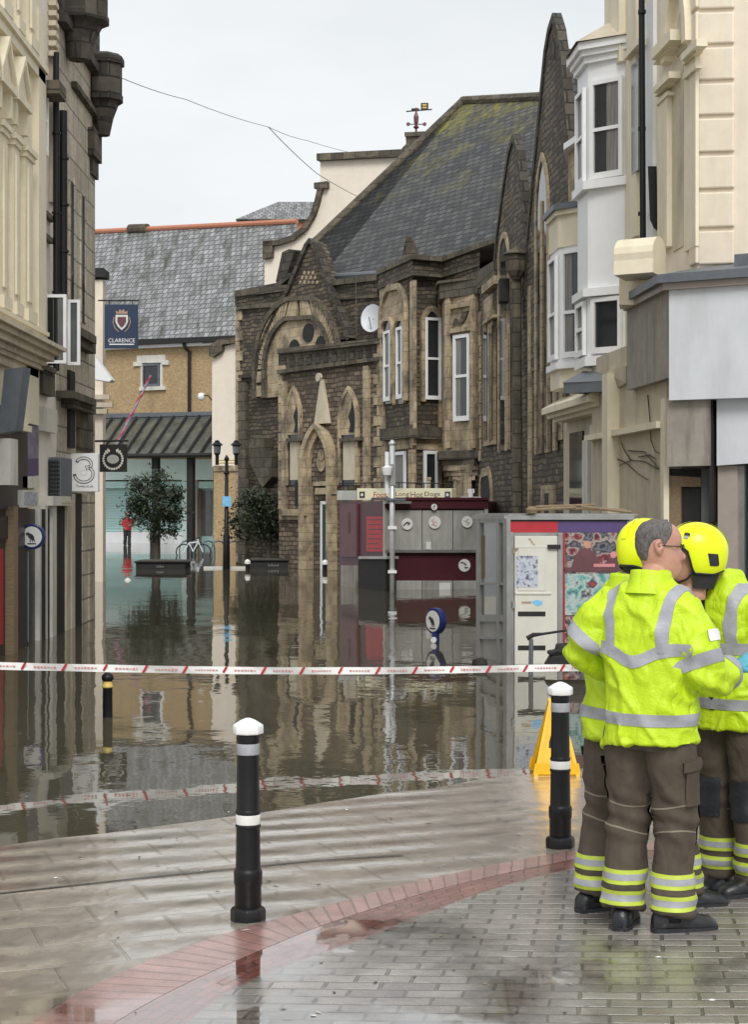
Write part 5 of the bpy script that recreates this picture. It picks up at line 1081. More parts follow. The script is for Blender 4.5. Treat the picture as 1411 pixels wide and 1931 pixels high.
# two seated children in red pictured on the panel: flat printed shapes
G.poly(mb, [(1078, 1070), (1086, 1046), (1096, 1036), (1108, 1033), (1120, 1040), (1130, 1055), (1136, 1070)], .02, .029); G.poly(mb, [(1142, 1070), (1146, 1056), (1156, 1050), (1168, 1056), (1172, 1070)], .02, .029); mb.build('printed_red_clothes', M['maroon2'], bp)
mb = MB(); mb.disc(G.hit(1108, 1027, .027), G.n, .052, .004, 14); mb.build('printed_face', M['skin'], bp); mb = MB(); mb.disc(G.hit(1157, 1046, .027), G.n, .045, .004, 14); mb.build('printed_face', M['pink'], bp)
g('printed_table', 'maroon2', 1064, 1070, 1187, 1078, .02, .03, 0, bp); g('printed_cloth', 'pink', 1120, 1063, 1160, 1069, .02, .031, 0, bp)
lp_ = g('teal_photo', 'photo2', 1065, 1082, 1188, 1160, 0, .028); g('red_margin', 'red', 1063, 1004, 1066, 1300, 0, .03); g('lower_photo', 'photo1', 1066, 1162, 1188, 1300, 0, .027)
g('end_post', 'alu', 1183, 983, 1190, 1300, 0, .05)
def s_(name, m, a, b, c, d, n0, n1): return g(name, m, a, b, c, d, n0, n1, 0, None, S_)
for a, b in ((898, 904), (936, 941), (949, 956)): s_('side_frame', 'alu', a, 978, b, 1300, 0, .05)
for a, b in ((978, 986), (1098, 1103), (1160, 1172), (1200, 1205)): s_('side_rail', 'alu', 904, a, 949, b, 0, .045)
s_('side_glass', 'glass_grey', 904, 986, 949, 1160, -.02, .015); s_('poster_in_window', 'wood', 908, 1010, 914, 1090, .015, .02); s_('poster_in_window', 'paper', 914, 1125, 936, 1158, .015, .02); s_('side_panel', 'steel', 904, 1172, 949, 1300, -.02, .02)
for k, pts in enumerate([((998, 962, 22.1), (1085, 957, 22.5)), ((1040, 958, 22.6), (1180, 962, 22.9)), ((1010, 956, 22.7), (1120, 952, 23)), ((1095, 955, 22.4), (1190, 966, 22.6))]):
    mb = MB(); mb.tube([at(*p) for p in pts], .022, 6); tag(mb.build('loose_timber', M['wood'], loc=tuple(at(*pts[0]))), ['short weathered stick lying at the front of the kiosk roof', 'long weathered batten lying across the kiosk roof', 'weathered batten at the back of the kiosk roof', 'thin stick at the right end of the kiosk roof'][k], 'timber')
mb = MB(); c = at(1003, 965, 22.0); mb.lathe((c.x, c.y, c.z), [(.02, -.04), (.07, -.02), (.08, .03), (.04, .07)], 10); tag(mb.build('roof_bundle', M['wood'], loc=tuple(c)), 'small dark round bundle at the front edge of the kiosk roof', 'bundle')
# --- submerged cycle against the kiosk
T = thing('submerged_cycle', 'half sunken dark cycle with handlebar above the flood before the white door', 'cycle', tuple(at(1020, 1260, 20.6)))
d = 20.6
mb = MB(); mb.tube([at(1001, 1300, d), at(1002, 1205, d)], .028, 8); mb.build('steering_post', M['lead'], T)
mb = MB(); mb.tube([at(994, 1204, d), at(1006, 1197, d), at(1025, 1195, d), at(1072, 1188, d+.2)], [.03, .028, .016, .014], 8); mb.build('handlebar', M['blackmat'], T)
mb = MB(); mb.prism([at(1032, 1252, d), at(1042, 1236, d), at(1100, 1234, d), at(1120, 1256, d), at(1030, 1256, d)], (0, .3, 0)); mb.prism([at(1035, 1229, d), at(1050, 1227, d), at(1052, 1216, d+.1), at(1110, 1212, d+.1), at(1110, 1236, d), at(1036, 1236, d)], (0, .25, 0)); mb.build('saddle_box', M['blackmat'], T, bev=.02)
mb = MB(); c = at(905, 1244, 21.5); mb.lathe((c.x, c.y, 0), [(.09, -.3), (.1, .05), (.085, .10), (.03, .12)], 12); tag(mb.build('sunken_bin', M['blackmat'], loc=(c.x, c.y, 0)), 'small dark rounded stub poking from the water at the kiosk corner', 'bollard')
# ================================================================ STREET FURNITURE
T = thing('round_water_sign', 'oval looking white and blue disc sign on a blue post sticking out of the water', 'sign', tuple(at(819, 1211, 25.4)))
d = 25.4; c = at(817, 1171, d); nrm = Vector((-.80, -.60, 0)); roundsign(T, c, 25*d/3200, nrm, .10)
mb = MB(); p = at(822, 1207, d); mb.tube([(p.x, p.y, -.5), (p.x, p.y, at(0, 1192, d).z)], .055, 12); mb.build('post', M['bluerim'], T)
mb = MB(); mb.disc(at(818.5, 1206.5, d-.06), (-.3, -1, 0), .045, .02, 16); mb.build('reflector', M['paper'], T)
# big bollards
def bollard_lathe(T):
    def part(nm, m, prof, seg=28):
        mb = MB(); b = Vector(T['_base']); mb.lathe(b, prof, seg); o = mb.build(nm, M[m], T)
        for p in o.data.polygons: p.use_smooth = abs(p.normal.z) < .9
        md = o.modifiers.new('bevel', 'BEVEL'); md.width = .003; md.segments = 2; md.limit_method = 'ANGLE'; md.angle_limit = R(40)
        return o
    part('base_collar', 'black', [(.08, -.1), (.083, .012), (.084, .045), (.078, .058), (.064, .066)], 8)
    part('shaft', 'black', [(.062, .05), (.062, .165), (.066, .17), (.067, .225), (.063, .235), (.058, .24), (.0555, .43), (.06, .435), (.06, .445), (.055, .447), (.055, .495), (.06, .5), (.058, .512), (.054, .515), (.0515, .775), (.052, .83), (.054, .838), (.054, .868)], 16)
    part('white_band', 'paper', [(.0565, .448), (.057, .45), (.057, .492), (.0565, .494)], 24)
    part('reflector_band', 'silver', [(.0535, .772), (.054, .774), (.054, .822), (.0535, .824)], 24)
    part('cap', 'white', [(.05, .868), (.070, .868), (.073, .874), (.072, .908), (.066, .913), (.035, .932), (.012, .941), (.004, .942)], 8)
def gpoint(px, py): p = gat(px, py); return (p.x, p.y, hgt(p.x, p.y))
T = thing('black_white_bollard', 'black street bollard with a white cap standing alone by the red brick edging', 'bollard', gpoint(468, 1734), 'black and white pavement bollards'); bollard_lathe(T)
b2 = gpoint(1057, 1597); T2_ = copy_tree(T); T2_.location = b2; T2_['label'] = 'black street bollard with a white cap in front of the yellow wet floor sign'
# bollard in the water with tape round its head
d = 16.4; c = at(203, 1352, d)
T = thing('tape_bollard', 'slim black bollard with a gold collar standing in the water behind the barrier tape', 'bollard', (c.x, c.y, 0)); cz = Vector((c.x, c.y, 0))
mb = MB(); mb.lathe(cz, [(.075, -.5), (.05, -.4), (.046, .28), (.05, .29)], 16); mb.build('shaft', M['black'], T, smooth=True)
mb = MB(); mb.lathe(cz, [(.05, .285), (.058, .295), (.05, .31), (.04, .34), (.04, .345)], 16); mb.build('gold_collar', M['gold'], T, smooth=True)
mb = MB(); mb.lathe(cz, [(.035, .34), (.055, .365), (.06, .385), (.05, .41), (.02, .43), (.005, .44)], 16); mb.build('knob', M['black'], T, smooth=True)
# barrier tape
TP = [(-160, 1251, 14.7), (0, 1255.5, 15.0), (200, 1260, 15.25), (450, 1264, 15.5), (700, 1264.5, 15.8), (900, 1262, 16.05), (1100, 1259, 16.2), (1400, 1264, 16.4), (1600, 1262, 16.5)]
def interp(P, n):
    o = []
    for i in range(len(P)-1):
        p0, p1, p2, p3 = [Vector(P[max(0, min(len(P)-1, j))]) for j in (i-1, i, i+1, i+2)]
        for k in range(n):
            s = k/n; o.append(.5*((2*p1)+(p2-p0)*s+(2*p0-5*p1+4*p2-p3)*s*s+(3*p1-p0-3*p2+p3)*s**3))
    return o+[Vector(P[-1])]
tp = [at(*p) for p in interp(TP, 10)]; hw = .033
T = thing('barrier_tape', 'white barrier tape with red slashes stretched across the flooded street', 'tape', tuple(tp[0]))
mb = MB(); vs = []; 
for i, p in enumerate(tp):
    tw = .25*math.sin(i*.7)*.04
    vs += [p+Vector((0, tw, hw)), p+Vector((0, -tw, -hw))]
mb.add(vs, [(2*i, 2*i+1, 2*i+3, 2*i+2) for i in range(len(tp)-1)]); mb.build('ribbon', M['paper'], T)
acc = [0]
for i in range(1, len(tp)): acc.append(acc[-1]+(tp[i]-tp[i-1]).length)
def tpos(s):
    for i in range(1, len(tp)):
        if acc[i] >= s: k = (s-acc[i-1])/(acc[i]-acc[i-1]); return tp[i-1].lerp(tp[i], k)
    return tp[-1]
s = .2
pk = MB(); rr_ = random.Random(3)
while s < acc[-1]-.4:
    a, b = tpos(s), tpos(s+.03); f = Vector((0, -.006, 0))
    red = MB(); red.add([a+f+Vector((-.012, 0, -hw)), a+f+Vector((.012, 0, -hw)), a+f+Vector((.05, 0, hw)), a+f+Vector((.026, 0, hw))], [(0, 1, 2, 3)]); red.build('red_slash', M['red'], T)
    q = s+.11
    while q < s+.30:
        wd = rr_.uniform(.012, .026); c = tpos(q)+f; h = rr_.uniform(.004, .009)
        pk.add([c+Vector((0, 0, -h)), c+Vector((wd, 0, -h)), c+Vector((wd, 0, h)), c+Vector((0, 0, h))], [(0, 1, 2, 3)]); q += wd+.009
    s += .36
pk.build('faded_print', M['pink'], T)
# wet floor sign
p = gat(1046, 1458); bz = hgt(p.x, p.y)
if bz < .0: bz = 0
T = thing('wet_floor_sign', 'yellow folding wet floor sign at the water edge behind the right bollard', 'sign', (p.x, p.y, bz)); sc_ = p.y/3200
def apan(sgn):
    mb = MB(); w2, h = .175*1, 138*sc_; y0 = p.y + sgn*.17; yt = p.y + sgn*.015
    bl, br_, tr, tl = Vector((p.x-w2, y0, bz)), Vector((p.x+w2, y0, bz)), Vector((p.x+.045, yt, bz+h)), Vector((p.x-.045, yt, bz+h))
    mb.prism([bl, br_, tr, tl], Vector((0, .012, 0))); mb.prism([bl+Vector((-.004, -.01, .02)), br_+Vector((.004, -.01, .02)), br_+Vector((-.01, -.008, .10)), bl+Vector((.01, -.008, .10))], Vector((0, .02, 0)))
    for sx in (-1, 1):
        b0 = p.x+sx*w2; t0 = p.x+sx*.045; mb.prism([Vector((b0, y0-.016, bz)), Vector((b0-sx*.03, y0-.016, bz)), Vector((t0-sx*.02, yt-.016, bz+h)), Vector((t0, yt-.016, bz+h))], Vector((0, .03, 0)))
    mb.build('panel', M['yellow'], T)
apan(-1); apan(1)
mb = MB(); mb.tube([Vector((p.x-.05, p.y, bz+138*sc_)), Vector((p.x+.05, p.y, bz+138*sc_))], .018, 8); mb.build('hinge', M['yellow'], T)
mb = MB(); mb.prism([Vector((p.x-.06, p.y-.115, bz+.14)), Vector((p.x+.09, p.y-.115, bz+.14)), Vector((p.x+.07, p.y-.11, bz+.3)), Vector((p.x-.02, p.y-.10, bz+.36)), Vector((p.x-.05, p.y-.11, bz+.26))], (0, .002, 0)); mb.build('pictogram', M['blackmat'], T)
# planters and trees
def planter(px0, px1, py, wl, d, label, letters):
    a, b = at(px0, 0, d), at(px1, 0, d); z1 = plz(py, d)
    T = thing('tree_planter', label, 'planter', ((a.x+b.x)/2, d, 0), 'black tree planters in the flood')
    mb = MB(); mb.box((a.x, d, -.7), (b.x, d+1.5, z1-.06)); mb.build('box', M['blackmat'], T, bev=.03)
    mb = MB(); mb.box((a.x-.05, d-.05, z1-.06), (b.x+.05, d+1.55, z1)); mb.build('rim', M['black'], T, bev=.015)
    mb = MB(); w = (b.x-a.x)
    for k in range(letters): x = a.x+w*(.42+.03*k); h = (.07, .04, .09, .05, .06, .04, .08, .05)[k % 8]; mb.box((x, d-.012, .06), (x+w*.012, d-.004, .06+h)); mb.box((x-.005, d-.012, .075), (x+w*.026, d-.004, .088))
    mb.build('pale_emblem', M['alu'], T)
    mb = MB(); mb.box((a.x+.08, d+.08, z1-.1), (b.x-.08, d+1.42, z1+.012)); mb.build('soil', M['bark'], T)
planter(256, 350, 1058, 1076, 55.2, 'long black planter box with a worn pale emblem under the left tree', 5)
planter(466, 562, 1055, 1073, 56.4, 'long black planter box against the church wall under the right tree', 7)
def tree(name, label, base, trunk, crown, n, seed, lean):
    rr = random.Random(seed); T = thing(name, label, 'tree', tuple(base), 'evergreen trees in planters')
    mb = MB(); top = Vector(trunk[-1]); mb.tube(trunk, [.10, .08, .065, .05][:len(trunk)], 8); tips = []
    cc, (rx, ry, rz) = crown
    for k in range(11):
        a = rr.uniform(0, 6.28); el = rr.uniform(.1, 1.3); e = cc + Vector((math.cos(a)*math.cos(el)*rx*.75, math.sin(a)*math.cos(el)*ry*.75, (math.sin(el)*1.5-.7)*rz*.8))
        m = top.lerp(e, .5)+Vector((rr.uniform(-.1, .1), rr.uniform(-.1, .1), .08)); mb.tube([Vector(trunk[-2]), top.lerp(m, .6), m, e], [.04, .03, .022, .01], 5); tips.append(e)
    mb.build('trunk', M['bark'], T)
    mb = MB(); cl = []
    while len(cl) < 80:
        v = Vector((rr.uniform(-1, 1), rr.uniform(-1, 1), rr.uniform(-1, 1)))
        if .25 < v.length < 1 and noise.noise(v*1.9+Vector((seed, 0, 0))) > -.28: cl.append((cc+Vector((v.x*rx*(1-.22*v.z), v.y*ry, v.z*rz)), rr.uniform(.18, .40)))
    for c, r in cl:
        for k in range(n):
            v = Vector((rr.gauss(0, .5), rr.gauss(0, .5), rr.gauss(0, .42)))*r; p = c+v
            a = Vector((rr.uniform(-1, 1), rr.uniform(-1, 1), rr.uniform(-.8, .5))).normalized(); b = a.cross(Vector((rr.uniform(-1, 1), rr.uniform(-1, 1), 1))).normalized()
            l, w = rr.uniform(.06, .12), rr.uniform(.02, .036); mb.add([p-a*l, p+b*w, p+a*l, p-b*w], [(0, 1, 2, 3)])
    mb.build('crown', M['leaf'], T)
d = 57.2; b0 = at(296, 1066, d)
tree('planter_tree', 'bushy round evergreen tree growing in the left planter in front of the teal shutters', b0, [b0, at(296, 1040, d), at(295, 1005, d), at(293, 975, d)], (at(293, 950, d), (1.05, .85, 1.2)), 60, 4, 0)
d = 58; b0 = at(508, 1064, d)
tree('planter_tree', 'spreading evergreen tree growing in the right planter in front of the church wall', b0, [b0, at(507, 1048, d), at(510, 1020, d), at(500, 995, d)], (at(497, 976, d), (1.15, .8, 1.0)), 56, 9, 0)
# lamp post
d = 55.5; T = thing('lamp_post', 'black street lamp with two lanterns and a blue paper notice, standing in the flood', 'street lamp', tuple(at(427, 1074, d)))
mb = MB(); mb.tube([at(427, 1130, d), at(427, 1010, d), at(427, 1005, d), at(427.5, 864, d)], [.13, .11, .075, .055], 10); mb.lathe(at(427.5, 866, d), [(.06, -.05), (.09, 0), (.05, .08), (.01, .14)], 10); mb.lathe(at(427, 892, d), [(.06, -.05), (.11, 0), (.06, .05)], 10); mb.build('column', M['black'], T, smooth=True)
mb = MB()
for s in (-1, 1):
    for y in (868, 873): mb.tube([at(427.5, y, d), at(427.5+s*19, y, d)], .025, 6)
mb.build('cross_arm', M['gold'], T)
for s in (-1, 1):
    x = 427.5+s*18; mb = MB(); mb.tube([at(x, 877, d), at(x, 858, d)], .06, 8); mb.lathe(at(x, 842, d), [(.07, -.28), (.10, -.25), (.125, .02), (.19, .04), (.18, .06), (.08, .15), (.08, .18), (.02, .21)], 8); ln = mb.build('lantern', M['black'], T)
    mb = MB(); mb.lathe(at(x, 842, d), [(.106, -.22), (.126, 0)], 8); mb.build('lantern_glass', M['glass_grey'], ln)
mb = MB(); a = at(419.5, 955, d-.15); b = at(436, 936, d-.13); mb.box(tuple(a), tuple(b)); mb.build('blue_notice', M['bluepaper'], T)
mb = MB(); a, b = at(384, 0, 55.9), at(466, 0, 55.9); mb.box((a.x, 55.9, -.6), (b.x, 56.3, .06)); tag(mb.build('kerb', M['offwhite']), kind='structure')
# bits of leaf and litter washed up at the water's edge
mb = MB(); rr_ = random.Random(21); n = 0
while n < 170:
    px, py = rr_.uniform(-60, 1430), rr_.uniform(1420, 1920)
    p = gat(px, py); zz = max(hgt(p.x, p.y), 0)
    if hgt(p.x, p.y) > .09 and rr_.random() < .72: continue
    a = rr_.uniform(0, 6.28); l, w_ = rr_.uniform(.008, .026), rr_.uniform(.004, .012); u = Vector((math.cos(a), math.sin(a), 0)); v = Vector((-u.y, u.x, 0)); c = Vector((p.x, p.y, zz+.007))
    mb.add([c-u*l, c+v*w_+Vector((0, 0, .003)), c+u*l, c-v*w_], [(0, 1, 2, 3)], rr_.choice((0, 0, 0, 1, 2))); n += 1
tag(mb.build('litter', [M['bark'], M['wood'], M['paper']]), 'scattered bits of leaf and litter on the wet paving and water edge', 'litter', kind='stuff')
# small bollards by the planters
def small_bollard(px, wl, d, h, label, cat='bollard'):
    c = at(px, wl, d); T = thing('white_top_bollard', label, cat, (c.x, c.y, 0), 'small white topped bollards in the flood'); c = Vector((c.x, c.y, 0))
    mb = MB(); mb.lathe(c, [(.09, -.6), (.075, -.3), (.07, h-.15)], 12); mb.build('shaft', M['black'], T)
    mb = MB(); mb.lathe(c, [(.08, h-.15), (.10, h-.14), (.10, h-.06), (.04, h), (.01, h+.01)], 12); mb.build('cap', M['paper'], T)
    return T
t_ = small_bollard(320, 1063, 60, .24, 'white topped bollard nearly under water in front of the left planter'); t_.location.y = 55.6
small_bollard(613, 1072, 53.5, .36, 'white topped bollard in front of the church doorway'); small_bollard(467, 1072, 55.0, .33, 'dark bollard with a pale top at the left end of the right planter')
small_bollard(241, 1092, 47, .06, 'tip of a drowned bollard poking out left of the left planter')
# cycle stands and one cycle
d = 72
for k, (x, l) in enumerate(((352, 'hoop shaped cycle stand left of the parked cycle'), (372, 'hoop shaped cycle stand behind the parked cycle'), (392, 'hoop shaped cycle stand between the parked cycle and the brick pier'), (412, 'hoop shaped cycle stand just left of the lamp post'), (441, 'hoop shaped cycle stand just right of the lamp post'))):
    mb = MB(); c = at(x, 1045, d+k*.1); mb.tube([c+Vector((.26*math.cos(R(a)), .35*math.cos(R(a)), -.5 if a in (-1, 181) else .25+.32*math.sin(R(a)))) for a in (-1, 0, 30, 60, 90, 120, 150, 180, 181)], .035, 6); tag(mb.build('cycle_stand', M['lead'], loc=(c.x, c.y, 0)), l, 'cycle stand', 'cycle stands in the flood')
T = thing('parked_cycle', 'dark bicycle standing in shallow water by the hoop stands', 'bicycle', tuple(at(362, 1045, 71)))
for x in (347, 383):
    mb = MB(); c = at(x, 1041, 71); mb.tube([c+Vector((.33*math.cos(R(a)), 0, .33*math.sin(R(a)))) for a in range(0, 361, 30)], .03, 6); mb.build('wheel', M['blackmat'], T)
mb = MB(); A = lambda x, y: at(x, y, 71)
for q in ((347, 1041, 356, 1024), (356, 1024, 374, 1022), (374, 1022, 364, 1040), (364, 1040, 356, 1024), (374, 1022, 383, 1041), (374, 1022, 373, 1016)): mb.tube([A(q[0], q[1]), A(q[2], q[3])], .03, 6)
mb.build('frame', M['panel_white'], T)
mb = MB(); mb.tube([A(352, 1020), A(359, 1018)], .06, 6); mb.build('saddle', M['blackmat'], T); mb = MB(); mb.tube([A(369, 1015), A(378, 1014)], .03, 6); mb.build('handlebar', M['blackmat'], T)
mb = MB(); c = at(291, 1040, 84); mb.lathe((c.x, c.y, 0), [(.2, -.5), (.22, .3), (.24, .62), (.12, .72)], 10); tag(mb.build('litter_bin', M['blackmat'], loc=(c.x, c.y, 0)), 'dark litter bin standing in the water behind the left tree', 'bin')
# ================================================================ PEOPLE
def V(*a): return Vector(a)
def remesh(mb, vox, smooth=2, disp=None):
    me = bpy.data.meshes.new('tmp'); me.from_pydata(mb.v, [], mb.f)
    bm = bmesh.new(); bm.from_mesh(me); bmesh.ops.recalc_face_normals(bm, faces=bm.faces[:]); bm.to_mesh(me); bm.free()
    o = bpy.data.objects.new('tmp', me); COL.objects.link(o)
    m = o.modifiers.new('r', 'REMESH'); m.mode = 'VOXEL'; m.voxel_size = vox; m.use_smooth_shade = True
    if smooth: s = o.modifiers.new('s', 'SMOOTH'); s.factor = .5; s.iterations = smooth
    dg = bpy.context.evaluated_depsgraph_get(); res = bpy.data.meshes.new_from_object(o.evaluated_get(dg))
    bpy.data.objects.remove(o); bpy.data.meshes.remove(me)
    r = MB(); nv = [v.co.copy() for v in res.vertices]
    if disp: nv = [p + v.normal*disp(p) for p, v in zip(nv, res.vertices)]
    r.v = nv; r.f = [tuple(p.vertices) for p in res.polygons]; r.m = [0]*len(r.f); bpy.data.meshes.remove(res); return r
def bvh_of(mb): return BVHTree.FromPolygons([tuple(p) for p in mb.v], mb.f)
def patch(mb, bvh, fn, nu, nv, off=.004, th=.004, maxd=.35):
    "a thin sheet laid over a surface: fn(s, t) gives a ray from inside"
    g = []; gi = []
    for i in range(nu+1):
        row = []; ri = []
        for j in range(nv+1):
            o, d = fn(i/nu, j/nv); d = d.normalized(); h = bvh.ray_cast(o, d, maxd)
            row.append(h[0] + d*off if h[0] else None); ri.append(h[0] - d*.004 if h[0] else None)
        g.append(row); gi.append(ri)
    idx = {}
    def vid(i, j, inner):
        k = (i, j, inner)
        if k not in idx: idx[k] = len(mb.v); mb.v.append((gi if inner == 1 else g)[i][j])
        return idx[k]
    def face(ks):
        mb.f.append(tuple(vid(*k) for k in ks)); mb.m.append(0)
    ok = lambda i, j: 0 <= i < nu and 0 <= j < nv and all(g[a][b] is not None for a, b in ((i, j), (i+1, j), (i+1, j+1), (i, j+1))) and (g[i][j]-g[i+1][j]).length < .12 and (g[i][j]-g[i][j+1]).length < .12
    for i in range(nu):
        for j in range(nv):
            if not ok(i, j): continue
            face([(i, j, 0), (i+1, j, 0), (i+1, j+1, 0), (i, j+1, 0)])
            if not ok(i, j-1): face([(i, j, 2), (i+1, j, 2), (i+1, j, 1), (i, j, 1)])
            if not ok(i, j+1): face([(i, j+1, 2), (i+1, j+1, 2), (i+1, j+1, 1), (i, j+1, 1)])
def sm(a, b, x): t = max(0, min(1, (x-a)/(b-a))); return t*t*(3-2*t)
def interp_tab(tab, z):
    for i in range(len(tab)-1):
        if tab[i][0] <= z <= tab[i+1][0]:
            t = (z-tab[i][0])/(tab[i+1][0]-tab[i][0]); return [a+(b-a)*t for a, b in zip(tab[i][1:], tab[i+1][1:])]
    return list((tab[0] if z < tab[0][0] else tab[-1])[1:])
HEAD = [(-.20, .045, -.065, .058), (-.15, .05, -.066, .056), (-.128, .082, -.066, .046), (-.112, .094, -.068, .052), (-.085, .096, -.072, .060), (-.05, .093, -.086, .067), (-.02, .089, -.098, .071), (.0, .086, -.103, .074), (.03, .096, -.106, .0765), (.06, .092, -.105, .0775), (.09, .076, -.092, .070), (.108, .052, -.070, .053), (.118, .022, -.035, .028)]
def head_rings(mb, X, seg=40, bald=True):
    rings = []; n = 46
    for i in range(n+1):
        z = -.20 + .318*i/n; yf, yb, wd = interp_tab(HEAD, z); r = []
        yc = (yf+yb)/2; ry = (yf-yb)/2
        for k in range(seg):
            a = 2*math.pi*k/seg; cx, cy = math.sin(a), math.cos(a)
            sx = (abs(cx)**.92)*(1 if cx > 0 else -1); sy = (abs(cy)**.92)*(1 if cy > 0 else -1)
            x, y = wd*sx, yc + ry*sy
            fa = math.atan2(x, max(.001, y-yc+.02)) if cy > 0 else 9
            nose = sm(.015, -.034, z)*sm(-.058, -.042, z)*.032*math.exp(-(x/.013)**2) if cy > 0 else 0
            lips = (.006*math.exp(-((z+.078)/.008)**2) + .005*math.exp(-((z+.092)/.007)**2))*math.exp(-(x/.024)**2) if cy > 0 else 0
            eye = -.010*math.exp(-((z+.004)/.012)**2)*math.exp(-((abs(x)-.032)/.016)**2) if cy > 0 else 0
            r.append(X(V(x, y+nose+lips+eye, z)))
        rings.append(r)
    mb.rings(rings)
    for s in (-1, 1):
        e = [V(s*.074, -.002, .022), V(s*.083, -.014, .032), V(s*.088, -.027, .024), V(s*.088, -.030, .004), V(s*.083, -.018, -.016), V(s*.076, -.006, -.030)]
        mb.tube([X(p) for p in e], [.006, .008, .008, .008, .008, .007], 8); mb.tube([X(V(s*.072, -.004, 0)), X(V(s*.080, -.014, .002))], [.018, .013], 8)
def hand(mb, W_, d, n, grow=0, curl=.5, seg=8):
    d = d.normalized(); n = (n - d*n.dot(d)).normalized(); s = d.cross(n)
    def sec(t, w, h): return [W_ + d*t + s*w*math.cos(k*math.pi/5) + n*h*math.sin(k*math.pi/5) for k in range(10)]
    mb.rings([sec(-.03, .026+grow, .022+grow), sec(0, .027+grow, .02+grow), sec(.03, .038+grow, .017+grow), sec(.065, .043+grow, .015+grow), sec(.088, .040+grow, .012+grow)])
    for k, (o, l) in enumerate(((-.031, .068), (-.0105, .078), (.0105, .073), (.031, .058))):
        p = W_ + d*.078 + s*o; a = 0; pts = [p]
        for q in range(3):
            a += curl*(.55+.15*k) ; dd = d*math.cos(a) + n*math.sin(a); p = p + dd*l*(.42, .33, .25)[q]; pts.append(p)
        mb.tube(pts, [.0095+grow, .009+grow, .008+grow, .0065+grow], seg)
    t0 = W_ + d*.02 - s*.024; mb.tube([t0, t0 - s*.028 + d*.028 + n*.012, t0 - s*.034 + d*.055 + n*.024, t0 - s*.03 + d*.075 + n*.034], [.013+grow, .0115+grow, .010+grow, .008+grow], seg)
def person(label, base, yaw, H, c):
    base = Vector(base); ph = R(yaw); f = V(math.sin(ph), math.cos(ph), 0); r = V(math.cos(ph), -math.sin(ph), 0); k = H/1.78
    X = lambda p: base + (r*p[0] + f*p[1] + V(0, 0, p[2]))*k
    D = lambda p: r*p[0] + f*p[1] + V(0, 0, p[2])
    T = thing('person', label, 'person', tuple(base), c.get('group'))
    lean = c.get('lean', 0.)
    ly = lambda z: lean*max(0, z-.9)
    hp = c.get('head', (0, .02, 1.655)); hy = R(c.get('hyaw', yaw)); tilt = c.get('tilt', 0)
    hf = V(math.sin(hy), math.cos(hy), 0); hr = V(math.cos(hy), -math.sin(hy), 0); hc = X(V(hp[0], hp[1]+ly(1.65), hp[2]))
    ct, st = math.cos(tilt), math.sin(tilt)
    HX = lambda p: hc + hr*p.x*1.0 + (hf*(p.y*ct + p.z*st) + V(0, 0, p.z*ct - p.y*st))
    arms = [[V(*q) for q in a] for a in c['arms']]; legs = [[V(*q) for q in a] for a in c['legs']]
    # ---- body: one continuous surface
    b = MB(); head_rings(b, HX)
    b.rings([[X(V(a_*math.sin(t*math.pi/8), ly(z)+d_*math.cos(t*math.pi/8), z)) for t in range(16)] for z, a_, d_ in ((.84, .15, .10), (1.0, .14, .095), (1.2, .165, .105), (1.38, .18, .10), (1.46, .15, .08), (1.52, .065, .06))])
    b.tube([X(V(0, ly(1.5), 1.47)), X(V(hp[0]*.5, hp[1]*.4+ly(1.55)-.01, 1.55)), HX(V(0, -.015, -.09))], [.066, .06, .056], 14)
    def bend(a, n=5):
        s, e, w_ = a; o = []
        for i in range(n): t = i/n; o.append(s.lerp(e, t))
        for i in range(n+1): t = i/n; o.append(e.lerp(w_, t))
        for _ in range(2): o = [o[0]] + [(o[i-1]+o[i]*2+o[i+1])/4 for i in range(1, len(o)-1)] + [o[-1]]
        return [V(q.x, q.y+ly(q.z), q.z) for q in o]
    for si, a in enumerate(arms):
        q = bend(a); n = len(q); b.tube([X(p) for p in q], [.05-.024*i/(n-1) for i in range(n)], 10)
        if not (c.get('glove') == si): hand(b, X(q[-1]), D(q[-1]-q[-2]), D(V(*c['palm'][si])), 0, c.get('curl', .55))
    for l in legs: b.tube([X(p) for p in (l[0], l[0].lerp(l[1], .5), l[1], l[1].lerp(l[2], .5), l[2])], [.085, .075, .055, .052, .045], 12)
    bm_ = remesh(b, c.get('vox', .007), 2); body = bm_.build('body', M['skin'], T, smooth=True)
    # ---- jacket
    fold = c.get('seed', 0)
    j = MB(); rg = []; SEG = 28
    JT = c.get('torso', ((.815, .222, .172), (.90, .214, .166), (1.02, .208, .160), (1.16, .212, .160), (1.30, .222, .158), (1.40, .222, .146), (1.45, .198, .124), (1.49, .145, .10), (1.52, .095, .088), (1.555, .080, .084)))
    hemtilt = c.get('hemtilt', 0)
    for i, (z, a_, d_) in enumerate(JT):
        rg.append([X(V(a_*math.sin(2*math.pi*t/SEG), ly(z)+d_*math.cos(2*math.pi*t/SEG) + (.0 if z < 1.5 else -.012), z + (hemtilt*math.sin(2*math.pi*t/SEG)+.012*math.sin(4*math.pi*t/SEG+fold) if i == 0 else 0))) for t in range(SEG)])
    j.rings(rg); axes = []
    for a in arms:
        q = bend(a); n = len(q); axes.append([X(p) for p in q])
        j.tube([X(p) for p in q[:-1]], [(.078+.016*sm(0, 2, i)-.032*sm(2, n-2, i)) for i in range(n-1)], 16)
